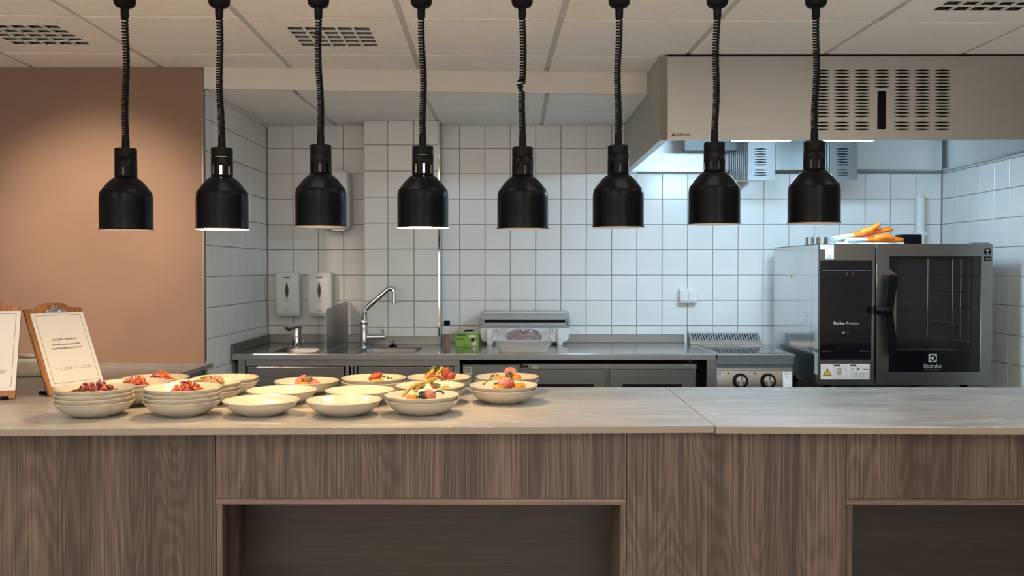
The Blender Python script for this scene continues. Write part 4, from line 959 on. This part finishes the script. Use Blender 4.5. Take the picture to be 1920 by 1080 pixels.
# rear flue with its slots
VY = 5.42; vx0, vx1 = at(1294, 640, VY).x, at(1427, 640, VY).x
zb_, zt_ = ZW+.004, at(960, 624.5, VY+.05).z
fl = obj('flue_base', B(vx0, vx1, VY, VY+.10, ZW+.0006, ZW+.020, bev=.002), M['steel'], t)
ang = (VY+.006, ZW+.020), (VY+.06, zt_)
def vf(u, v, z):                              # v runs 0..1 up the slanted face
    return (u, ang[0][0]+(ang[1][0]-ang[0][0])*v+z*.6, ang[0][1]+(ang[1][1]-ang[0][1])*v-z*.3)
sl = []; ns = 25
for k in range(ns):
    u = vx0+.024+(vx1-vx0-.045)*k/(ns-1); sl.append([(u-.0052, .92), (u-.0012, .16), (u+.0048, .16), (u+.0008, .92)])
obj('flue_grille', plate([(vx0, 0), (vx1, 0), (vx1-.006, 1), (vx0+.006, 1)], sl, .0015, vf), M['steel_m'], t)
obj('flue_inside', B(vx0+.008, vx1-.008, VY+.066, VY+.07, ZW+.02, zt_-.002), M['dark'], t)
bm = bmesh.new(); prism(bm, [(VY+.006, ZW+.02), (VY+.06, zt_), (VY+.1, zt_), (VY+.1, ZW+.02)], lambda q: Vector((vx0+.001, q[0], q[1])), lambda q: Vector((vx0+.004, q[0], q[1]))); obj('flue_end', bm, M['steel_d'], t)
bm = bmesh.new(); prism(bm, [(VY+.006, ZW+.02), (VY+.06, zt_), (VY+.1, zt_), (VY+.1, ZW+.02)], lambda q: Vector((vx1-.004, q[0], q[1])), lambda q: Vector((vx1-.001, q[0], q[1]))); obj('flue_end', bm, M['steel_d'], t)
# ================================================================== OVEN
OY = 4.64; ob = 5.455
def ox(px): return at(px, 590, OY).x
def oz(py): return at(960, py, OY).z
ox0, ox1 = 1.515, ox(1860); z0, z1 = oz(721), oz(457)
st = thing('oven_stand', 'steel stand hidden under the combi oven', 'stand', ((ox0+ox1)/2, 5.05, 0))
for sx in (ox0+.03, ox1-.07):
    for sy in (OY+.10, ob-.08): obj('leg', B(sx, sx+.04, sy, sy+.04, 0, z0-.092), M['steel'], st)
obj('shelf', B(ox0+.01, ox1-.01, OY+.06, ob-.02, z0-.092, z0-.062), M['steel'], st)
t = thing('combi_oven', 'steel combi oven with black control panel and glass door', 'oven', ((ox0+ox1)/2, 5.05, z0-.06))
for sx in (ox0+.06, ox1-.10):
    for sy in (OY+.12, ob-.12):
        bm = bmesh.new(); lathe(bm, [(0, 0), (.03, 0), (.03, .012), (.018, .016), (.018, .062), (0, .062)], sx+.02, sy, z0-.0618, 18); obj('foot', bm, M['blackp'], t, smooth=40)
ys = 4.752
dx0, dx1 = ox(1667), ox(1839)                   # door glass extents
# body shell: left side, top, back, right, bottom, divider; the cavity is open behind the glass
obj('side_panel', B(ox0, ox0+.004, ys+.002, ob, z0, z1-.0, bev=.001), M['steel_side'], t)
obj('front_bezel_side', B(ox0, ox0+.03, OY+.004, ys, z0, z1, bev=.001), M['steel_side'], t)
obj('side_panel', B(ox1-.004, ox1, OY+.07, ob, z0, z1), M['steel_side'], t)
obj('top_panel', B(ox0, ox1, OY+.02, ob, z1-.004, z1), M['steel'], t)
obj('bottom_panel', B(ox0+.004, ox1-.004, OY+.07, ob, z0, z0+.01), M['steel_d'], t)
obj('back_panel', B(ox0+.004, ox1-.004, ob-.004, ob, z0+.01, z1-.004), M['steel_d'], t)
cv0, cv1 = ox(1646), ox1-.03
obj('divider', B(cv0-.01, cv0, OY+.07, ob-.01, z0+.01, z1-.004), M['steel_d'], t)
M['cav'] = mk('oven_cavity', (.34,.34,.35,1), .3, 1)
cav = bmesh.new(); box(cav, cv0+.02, cv1, ob-.14, ob-.13, z0+.05, z1-.06); box(cav, cv0+.01, cv0+.02, OY+.08, ob-.13, z0+.05, z1-.06); box(cav, cv1, cv1+.01, OY+.08, ob-.13, z0+.05, z1-.06)
box(cav, cv0+.01, cv1, OY+.08, ob-.13, z0+.04, z0+.05); box(cav, cv0+.01, cv1, OY+.08, ob-.13, z1-.06, z1-.05); obj('cavity', cav, M['cav'], t)
for px in (1739, 1785, 1801):
    x = at(px, 590, OY+.25).x; bm = bmesh.new(); tube(bm, [(x, OY+.25, z0+.06), (x, OY+.25, z1-.07)], .005, 8); obj('rack_post', bm, M['chrome'], t, smooth=40)
for k in range(6):
    z = z0+.12+k*.085; bm = bmesh.new(); tube(bm, [(cv1-.02, OY+.12, z), (cv1-.02, ob-.16, z)], .005, 8); obj('rack_rail', bm, M['chrome'], t, smooth=40)
bm = bmesh.new(); z = oz(613); tube(bm, [(at(1752+4*k, 600, OY+.22).x, OY+.22+.03*math.sin(k/12*PI), z-.004*math.sin(k/12*PI)) for k in range(13)], .004, 8); obj('wire_shelf', bm, M['chrome'], t, smooth=50)
# control column
hx = ox(1640)
obj('control_fascia', plate([(ox0, z0), (hx, z0), (hx, z1), (ox0, z1)], [[(ox(1537.5), oz(675)), (ox(1635.5), oz(675)), (ox(1635.5), oz(488)), (ox(1537.5), oz(488))]], .012, lambda u, v, w_: (u, OY+w_, v)), M['oven'], t)
pan = obj('control_glass', B(ox(1537.5)+.001, ox(1635.5)-.001, OY+.002, OY+.012, oz(675)+.001, oz(488)-.001, bev=.001), M['glass_blk'], t)
obj('fascia_backing', B(ox0+.03, hx, OY+.0125, OY+.09, z0, z1-.004), M['steel_d'], t)
obj('panel_line', B(ox(1541), ox(1632), OY+.0012, OY+.002, oz(507.2), oz(506.6)), M['greyp'], pan)
for a, b in ((1542, 1560), (1613.5, 1632)): obj('panel_line', B(ox(a), ox(b), OY+.0012, OY+.002, oz(658.6), oz(658)), M['greyp'], pan)
obj('usb_cover', B(ox(1570.5), ox(1603.5), OY+.0005, OY+.002, oz(658.5), oz(643), bev=.0008), M['blackp'], pan)
text('digit', '1', .018, facing((ox(1587.5), OY+.0014, oz(513.5))), M['greyp'], pan)
text('digit', '2', .018, facing((ox(1598.5), OY+.0014, oz(513))), M['print_r'], pan)
text('lettering', 'SkyLine', .0185, facing((ox(1573.5), OY+.0014, oz(606))), M['print_w'], pan, bold=.0004)
text('lettering', 'Premium', .0185, facing((ox(1599), OY+.0014, oz(606))), M['print_w'], pan, sx=.92)
bm = bmesh.new(); lathe(bm, [(.0052, 0), (.0052, .0006), (.0032, .0006), (.0032, 0)], n=20, M=Matrix.Translation((ox(1582.5), OY+.002, oz(623.5))) @ Matrix.Rotation(PI/2, 4, 'X')); obj('off_symbol', bm, M['print_w'], pan)
obj('on_symbol', B(ox(1590.5)-.0008, ox(1590.5)+.0008, OY+.0014, OY+.002, oz(625.5), oz(621.5)), M['print_w'], pan)
def sticker(px0, py0, px1, py1, name='sticker'):
    return obj(name, B(ox(px0), ox(px1), OY-.0007, OY-.0001, oz(py1), oz(py0)), M['paper'], t)
s_ = sticker(1536.5, 459, 1545.5, 468)
s_ = sticker(1546.5, 459, 1562.5, 486)
for y, a, b in ((462.5, 1550, 1559), (480, 1551, 1558), (483.5, 1549, 1560)):
    obj('sticker_print', B(ox(a), ox(b), OY-.0012, OY-.0007, oz(y+.7), oz(y-.7)), M['greyp'], s_)
ws = sticker(1539.5, 682, 1631.5, 711, 'warning_sticker')
def pr_(px0, py0, px1, py1, m_, off=0): return obj('sticker_print', B(ox(px0), ox(px1), OY-.0012-off, OY-.0007-off, oz(py1), oz(py0)), m_, ws)
bm = bmesh.new(); prism(bm, [(ox(1543.5), oz(703.5)), (ox(1560.5), oz(703.5)), (ox(1552), oz(690))], lambda q: Vector((q[0], OY-.0012, q[1])), lambda q: Vector((q[0], OY-.0007, q[1]))); obj('warning_triangle_edge', bm, M['ink'], ws)
bm = bmesh.new(); prism(bm, [(ox(1545.3), oz(702.5)), (ox(1558.7), oz(702.5)), (ox(1552), oz(692))], lambda q: Vector((q[0], OY-.0016, q[1])), lambda q: Vector((q[0], OY-.0012, q[1]))); obj('warning_triangle', bm, M['yellow'], ws)
text('exclamation_mark', '!', .026, facing((ox(1552), OY-.0018, oz(698.3))), M['ink'], ws, bold=.0006)
bm = bmesh.new(); lathe(bm, [(.006, 0), (.006, .0005), (.0046, .0005), (.0046, 0)], n=16, M=Matrix.Translation((ox(1546), OY-.0007, oz(689.3))) @ Matrix.Rotation(PI/2, 4, 'X')); obj('sticker_print', bm, M['greyp'], ws)
def frame_(px0, py0, px1, py1):
    e = .0009; a, b, c, d = ox(px0), ox(px1), oz(py1), oz(py0)
    obj('sticker_print', plate([(a, c), (b, c), (b, d), (a, d)], [[(a+e, c+e), (b-e, c+e), (b-e, d-e), (a+e, d-e)]], .0005, lambda u, v, w_: (u, OY-.0012+w_, v)), M['greyp'], ws)
frame_(1563.5, 686, 1589.5, 708.5); frame_(1595, 686, 1631, 708.5)
pr_(1563.5, 683.6, 1576, 686.4, M['ink'], .0006); pr_(1595, 683.6, 1606, 686.4, M['ink'], .0006)
pr_(1571, 690.5, 1578.5, 702, M['greyp']); pr_(1573, 692, 1577, 697, M['yellow'], .0006); frame_(1568, 690, 1586, 704)
pr_(1597, 697, 1630, 697.6, M['greyp']); pr_(1606, 686.5, 1606.5, 708, M['greyp'])
for k in range(4): pr_(1597, 699.5+k*2.2, 1630, 699.9+k*2.2, M['greyp'])
for x in (1614, 1620, 1626): pr_(x, 697, x+.4, 708, M['greyp'])
pr_(1608, 690, 1612, 693, M['print_r']); pr_(1619, 691.5, 1629, 692.5, M['ink']); pr_(1599, 690, 1600, 694, M['ink'])
# door: steel frame with the glass opening stepped in behind the handle
gx0 = ox(1643.5)
hole = [(1667, 698), (1839, 698), (1839, 480), (1667, 480), (1667, 504), (1680.5, 515), (1680.5, 654), (1667, 664.5)]
dr = obj('door', plate([(gx0, z0), (ox1, z0), (ox1, z1), (gx0, z1)], [[(ox(a), oz(b)) for a, b in hole]], .055, lambda u, v, w_: (u, OY+w_, v)), M['oven'], t)
M['tint'] = mk('smoked_glass', (.012,.014,.016,1), .03, alpha=.48, spec=.8)
obj('door_glass', B(dx0, dx1, OY+.012, OY+.018, oz(656), oz(480)), M['tint'], dr)
obj('glass_border', plate([(dx0, oz(698)), (dx1, oz(698)), (dx1, oz(480)), (dx0, oz(480))], [[(ox(1681), oz(656)), (ox(1824), oz(656)), (ox(1824), oz(484)), (ox(1681), oz(484))]], .004, lambda u, v, w_: (u, OY+.005+w_, v)), M['glass_blk'], dr)
obj('glass_lower_edge', B(ox(1681), ox(1800), OY+.0085, OY+.0095, oz(656.6), oz(655.8)), M['greyp'], dr)
# logo
lx, lz = ox(1750.3), oz(671.3)
lg = obj('logo_square', B(lx-.0205, lx+.0205, OY+.0040, OY+.0049, lz-.0205, lz+.0205), M['print_w'], dr)
bm = bmesh.new(); lathe(bm, [(0, 0), (.017, 0), (.017, .0004), (0, .0004)], n=28, M=Matrix.Translation((lx, OY+.0040, lz)) @ Matrix.Rotation(PI/2, 4, 'X')); obj('logo_disc', bm, M['glass_blk'], lg)
# white inner shape of the emblem: centre bar with a swept half
arcp = [(.001, .0165), (.0035, .0162), (.0035, -.0162), (.001, -.0165)]
bm = bmesh.new(); prism(bm, arcp, lambda q: Vector((lx+q[0], OY+.0030, lz+q[1])), lambda q: Vector((lx+q[0], OY+.0036, lz+q[1]))); obj('logo_mark', bm, M['print_w'], lg)
tri = [(.0012, .011), (.0012, -.011), (-.0035, -.006), (-.0125, .0)] ; tri = [(.0012, .012), (-.004, .0055), (-.0165, .0022), (-.0165, -.0022), (-.004, -.0055), (.0012, -.012)]
bm = bmesh.new(); prism(bm, tri, lambda q: Vector((lx+q[0], OY+.0030, lz+q[1])), lambda q: Vector((lx+q[0], OY+.0036, lz+q[1]))); obj('logo_mark', bm, M['print_w'], lg)
text('lettering', 'Electrolux', .0272, facing((lx, OY+.0042, oz(686.2))), M['print_w'], dr, sx=.80)
text('lettering', 'P R O F E S S I O N A L', .0085, facing((lx, OY+.0042, oz(693))), M['greyp'], dr, sx=1.0)
# handle: bent black bar on a pivot
def hx_(a): return at(a, 590, OY-.055).x
def hz_(a): return at(960, a, OY-.055).z
hp = [(1666, 516), (1676, 514.5), (1682.5, 519), (1681, 530), (1675.5, 570), (1674, 585), (1675.5, 600), (1681, 640), (1682, 654), (1679, 664), (1668, 672), (1667, 660), (1664, 625), (1660.5, 590), (1660.5, 578), (1662.5, 556)]
bm = bmesh.new(); prism(bm, hp, lambda q: Vector((hx_(q[0]), OY-.066, hz_(q[1]))), lambda q: Vector((hx_(q[0]), OY-.040, hz_(q[1])))); bmesh.ops.bevel(bm, geom=bm.edges[:], offset=.004, segments=2, affect='EDGES')
hd = obj('handle', bm, M['blackp'], dr, smooth=30)
bm = bmesh.new(); tube(bm, [(hx_(1646), OY-.044, hz_(582.5)), (hx_(1649), OY-.050, hz_(582.5)), (hx_(1670), OY-.050, hz_(582.5))], [.018, .022, .022], 18); obj('handle_pivot', bm, M['blackp'], hd, smooth=40)
obj('handle_post', B(hx_(1654), hx_(1666), OY-.046, OY+.001, oz(587), oz(578), bev=.003), M['blackp'], hd)
rd = thing  # badge at the door corner
obj('badge', B(ox(1843.5), ox(1858), OY-.0008, OY-.0001, oz(489.5), oz(480.5)), M['blackp'], dr)
bm = bmesh.new(); lathe(bm, [(0, 0), (.0185, 0), (.0185, .0008), (0, .0008)], n=24, M=Matrix.Translation((ox(1850.5), OY, oz(471.7))) @ Matrix.Rotation(PI/2, 4, 'X')); bd = obj('badge', bm, M['blackp'], dr)
for a, b, c, d in ((1850, 466, 1851, 476), (1846.5, 469, 1854.5, 469.8), (1848, 476, 1853, 476.8)): obj('badge_figure', B(ox(a), ox(b), OY-.0013, OY-.0008, oz(d), oz(b if False else (469 if b == 0 else {466: 466, 469: 469, 476: 476}[b] if b in (466, 469, 476) else 0))) if False else B(ox(a), ox(c), OY-.0013, OY-.0008, oz(d), oz(b)), M['print_w'], bd)
for k in range(2): obj('badge_print', B(ox(1846), ox(1856), OY-.0013, OY-.0008, oz(484.4+k*2.6), oz(483.7+k*2.6)), M['greyp'], dr)
obj('top_hinge', B(ox(1826), ox(1857), OY+.01, OY+.05, z1, z1+.006, bev=.002), M['steel'], t)
# flue stubs on the roof of the oven
for px, r in ((1518, .021), (1541, .030)):
    yy = 4.95; x = at(px, 450, yy).x; bm = bmesh.new(); h = at(960, 445, yy).z-z1
    lathe(bm, [(r*.9, 0), (r, 0), (r, h), (r*.93, h), (r*.93, .002), (0, .002)], x, yy, z1, 24); obj('flue_stub', bm, M['steel'], t, smooth=40)
# marks on the oven's left side
def sy(px): return ox0*F/(px-967)
obj('side_sticker', B(ox0-.0006, ox0-.0001, sy(1485)-.0, sy(1485)+.03, at(960, 522, 5.1).z, at(960, 516, 5.1).z), M['yellow'], t)
for k in range(9): obj('side_print', B(ox0-.0006, ox0-.0001, 4.80, 4.90-(k % 3)*.012, 1.15-k*.011, 1.153-k*.011), M['print_w'], t)
obj('side_label', B(ox0-.0006, ox0-.0001, 4.655, 4.70, .95, 1.04), M['print_w'], t); obj('side_label', B(ox0-.0006, ox0-.0001, 4.655, 4.70, .82, .93), M['print_w'], t)
# ---- things lying on the oven
def glove(name, loc, rot, label, thumb_up):
    g = thing(name, label, 'glove', loc, rot, 'orange gloves on the oven')
    bm = bmesh.new(); tube(bm, [(-.155, 0, .012), (-.10, 0, .013), (-.05, 0, .013)], [.052, .050, .047], 20, flat=.24)
    obj('cuff', bm, M['white_c'], g, local=True, smooth=50)
    bm = bmesh.new()
    tube(bm, [(-.056, 0, .013), (-.02, 0, .015), (.03, 0, .016), (.06, 0, .015), (.075, 0, .014)], [.048, .050, .050, .046, .030], 20, flat=.34)
    for k, (y, L) in enumerate(((-.033, .065), (-.011, .08), (.012, .078), (.033, .06))):
        tube(bm, [(.05, y, .014), (.07+L*.5, y*1.1, .014), (.07+L*.9, y*1.12, .012), (.07+L, y*1.12, .011)], [.0125, .0125, .0105, .004], 12)
    th = [(-.01, -.03, .02), (.03, -.052, .03), (.065, -.06, .045 if thumb_up else .02), (.078, -.06, .052 if thumb_up else .02)]
    tube(bm, th, [.018, .016, .013, .005], 12)
    obj('hand', bm, M['orange_r'], g, local=True, smooth=60)
    return g
M['orange_r'] = vary(mk('orange_rubber', srgb(236,120,20), .45), srgb(226,108,14), srgb(246,138,34), (30,30,30), 3)
M['white_c'] = vary(mk('white_cotton', srgb(226,230,232), .85), srgb(218,222,226), srgb(234,238,240), (50,50,50), 3)
gy = 4.80; ctr = at(1636, 450, gy)
tag(obj('folded_cloth', B(at(1566, 455, gy).x, at(1690, 455, gy).x, gy-.04, gy+.10, z1+.0005, z1+.010, bev=.003, seg=2), M['white_c'], smooth=40), 'folded white cloth lying under the orange gloves', 'cloth')
glove('rubber_glove', (ctr.x+.010, gy, z1+.011), (0, 0, math.radians(3)), 'lower orange glove with white cuff lying flat on the oven', False)
glove('rubber_glove', (ctr.x-.045, gy+.01, z1+.043), (0, math.radians(-9), math.radians(-5)), 'upper orange glove with fingers pointing up on the oven', True)
bx0, bx1 = at(1684, 450, 5.15).x, at(1722, 450, 5.15).x
o = obj('black_box', B(bx0, bx1, 5.10, 5.20, z1+.0005, at(960, 440, 5.12).z, bev=.006, seg=2), M['blackp'], smooth=40)
tag(o, 'small black plastic box standing on the oven behind the gloves', 'box')
# ================================================================== EXTRACTOR HOOD
HY = 4.19; hz0 = at(960, 262, HY).z; hz1 = ZC-.010
def hxp(px): return at(px, 200, HY).x
def hzp(py): return at(960, py, HY).z
hl = XH+.002; hf = hxp(1252)
t = thing('extractor_hood', 'large stainless extractor hood over the cooktop and oven', 'extractor hood', (1.6, 4.9, hz0))
slots = []
def lens(cx, cy, w_=16.2, h=1.75):
    return [(hxp(cx+w_*q), hzp(cy-h*(1-abs(q)**2.2))) for q in (-1, -.6, -.25, .25, .6, 1)]+[(hxp(cx+w_*q), hzp(cy+h*(1-abs(q)**2.2))) for q in (.6, .25, -.25, -.6)]
for c in range(7):
    for r in list(range(15))+[16, 17, 18]:
        if c == 3 and r > 5: continue
        slots.append(lens(1540.5+37.75*c, 132.6+6.115*r))
slots.append(rrect(hxp(1645), hxp(1661.5), hzp(243), hzp(171), .006, 3))
fp = obj('front_panel', plate([(hf+.001, hz0), (XR-.003, hz0), (XR-.003, hz1), (hf+.001, hz1)], slots, .0015, lambda u, v, w_: (u, HY+w_, v)), M['steel_m'], t)
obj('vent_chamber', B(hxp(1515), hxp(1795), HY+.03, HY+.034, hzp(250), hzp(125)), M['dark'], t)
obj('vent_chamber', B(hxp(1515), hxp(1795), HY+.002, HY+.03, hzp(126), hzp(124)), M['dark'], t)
obj('top_gap_shade', B(hf, XR-.003, HY+.004, HY+.02, hz1, ZC-.0005), M['dark'], t)  # black strip painting the shaded gap between hood and ceiling
obj('slot_handle', B(hxp(1643.5), hxp(1663), HY+.004, HY+.012, hzp(245), hzp(169.5), bev=.003), M['blackp'], t)
bm = bmesh.new(); prism(bm, [(hl, HY+.03), (hf, HY), (hf, HY+.003), (hl+.002, HY+.034)], lambda q: Vector((q[0], q[1], hz0)), lambda q: Vector((q[0], q[1], hz1))); obj('corner_strip', bm, M['steel'], t)
obj('side_panel', B(hl, hl+.002, HY+.032, YB-.004, hz0, hz1), M['steel_m'], t)
obj('front_lip', B(hf, XR-.003, HY+.002, HY+.030, hz0, hz0+.003), M['steel'], t)
obj('side_lip', B(hl+.002, hl+.035, HY+.032, YB-.004, hz0, hz0+.003), M['steel'], t)
obj('back_lip', B(hl+.035, XR-.01, YB-.032, YB-.004, hz0, hz0+.012), M['steel'], t)
obj('back_panel', B(hl+.002, XR-.003, YB-.006, YB-.004, hz0+.012, hz1), M['hood_in'], t)
obj('inner_side', B(XR-.006, XR-.003, HY+.03, YB-.006, hz0, hz1), M['hood_in'], t)
bm = bmesh.new(); prism(bm, [(HY+.03, hz0), (YB-.006, hz0), (YB-.006, hz0+.012), (HY+.03, hz0+.012)], lambda q: Vector((XR-.024, q[0], q[1])), lambda q: Vector((XR-.006, q[0], q[1]))); obj('side_lip', bm, M['steel'], t)
obj('corner_post', B(at(1754, 290, YB-.04).x, at(1765, 290, YB-.04).x, YB-.05, YB-.006, hz0+.003, hz1), M['steel'], t)
obj('top_panel', B(hl+.002, XR-.006, HY+.003, YB-.006, hz1-.003, hz1), M['hood_in'], t)
# name plate
npz = hzp(252.5)
pl = obj('name_plate', B(hxp(1254), hxp(1297), HY-.002, HY-.0002, hzp(259), hzp(246), bev=.0006), mk('cream_plate', srgb(216,206,188), .5), t)
text('lettering', 'Acticon', .0212, facing((hxp(1280), HY-.0024, npz)), M['ink'], pl, bold=.0003)
lg_ = [(1258.5, 255.8), (1262, 249.5), (1264.6, 252.6), (1265.2, 255.8), (1262.6, 255.8), (1261.8, 253.6), (1260.4, 255.8)]
bm = bmesh.new(); prism(bm, [(hxp(a), hzp(b)) for a, b in lg_], lambda q: Vector((q[0], HY-.0026, q[1])), lambda q: Vector((q[0], HY-.002, q[1]))); obj('logo_mark', bm, M['ink'], pl)
# filter ducts with slotted ends and finned sides
def duct(pa, pb):
    Y0, Y1 = 5.06, 5.50
    a, b = at(pa, 300, Y0).x, at(pb, 300, Y0).x; zb, zt = at(960, 338, Y0).z, hz1-.004; zb1 = zb+.035
    cxp = (pa+pb)/2; sl = []
    for r in list(range(7))+[8, 9, 10]:
        cy = 279.5+4.95*r; w_ = 13.2
        sl.append([(at(cxp-2+w_*q, cy, Y0).x, at(960, cy-1.3*(1-abs(q)**2.2), Y0).z) for q in (-1, -.5, 0, .5, 1)]+[(at(cxp-2+w_*q, cy, Y0).x, at(960, cy+1.3*(1-abs(q)**2.2), Y0).z) for q in (.5, 0, -.5)])
    obj('duct_end', plate([(a, zb), (b, zb), (b, zt), (a, zt)], sl, .0015, lambda u, v, w_: (u, Y0+w_, v)), M['duct'], t)
    bm = bmesh.new(); prism(bm, [(Y0+.002, zb), (Y1, zb1), (Y1, zt), (Y0+.002, zt)], lambda q: Vector((b-.003, q[0], q[1])), lambda q: Vector((b, q[0], q[1]))); obj('duct_side', bm, M['hood_in'], t)
    bm = bmesh.new(); prism(bm, [(Y0+.002, zb), (Y1, zb1), (Y1, zt), (Y0+.002, zt)], lambda q: Vector((a+.030, q[0], q[1])), lambda q: Vector((a+.033, q[0], q[1]))); obj('duct_core', bm, M['steel_d'], t)
    bm = bmesh.new(); prism(bm, [(Y0+.002, zb), (Y1, zb1), (Y1, zb1+.003), (Y0+.002, zb+.003)], lambda q: Vector((a, q[0], q[1])), lambda q: Vector((b-.004, q[0], q[1]))); obj('duct_floor', bm, M['hood_in'], t)
    for k in range(9):
        y = Y0+.02+k*.047; zz_ = zb+.005+(y-Y0)*(zb1-zb)/(Y1-Y0)
        obj('filter_fin', B(a+.001, a+.028, y, y+.022, zz_, zt), M['steel'], t)
duct(1402, 1453.5); duct(1556, 1608)
obj('cross_channel', B(at(1290, 280, 5.2).x, at(1402, 280, 5.2).x, 5.30, 5.36, at(960, 282, 5.3).z, hz1-.004), M['duct'], t)
obj('rear_channel', B(at(1455, 300, 5.4).x, at(1554, 300, 5.4).x, 5.40, 5.46, at(960, 318, 5.4).z, hz1-.004), M['steel_d'], t)
# hood light tubes behind the front panel
M['tube_on'] = mk('hood_light', (1,1,1,1), .5, emit=(.50, .78, 1), es=P_HOOD)
for a, b, lab in ((1372, 1484, 'bright light tube under the hood by the left filter duct'), (1528, 1640, 'bright light tube under the hood by the right filter duct')):
    Yt = HY+.16; g = thing('hood_light', lab, 'light', ((at(a, 262, Yt).x+at(b, 262, Yt).x)/2, Yt, hz0+.02), group='hood light tubes')
    xa1, xb1 = at(a, 262, Yt).x, at(b, 262, Yt).x; zb = at(960, 264.0, Yt).z
    obj('housing', box(B(xa1, xb1, Yt-.03, Yt+.03, zb+.030, zb+.045, bev=.002), xa1, xb1, Yt-.03, Yt-.026, zb, zb+.030), M['whitep'], g)
    obj('diffuser', B(xa1+.006, xb1-.006, Yt-.024, Yt+.026, zb-.001, zb+.029), M['tube_on'], g)
    obj('bracket', B((xa1+xb1)/2-.01, (xa1+xb1)/2+.01, Yt-.01, Yt+.01, zb+.045, hz1-.004), M['steel'], g)
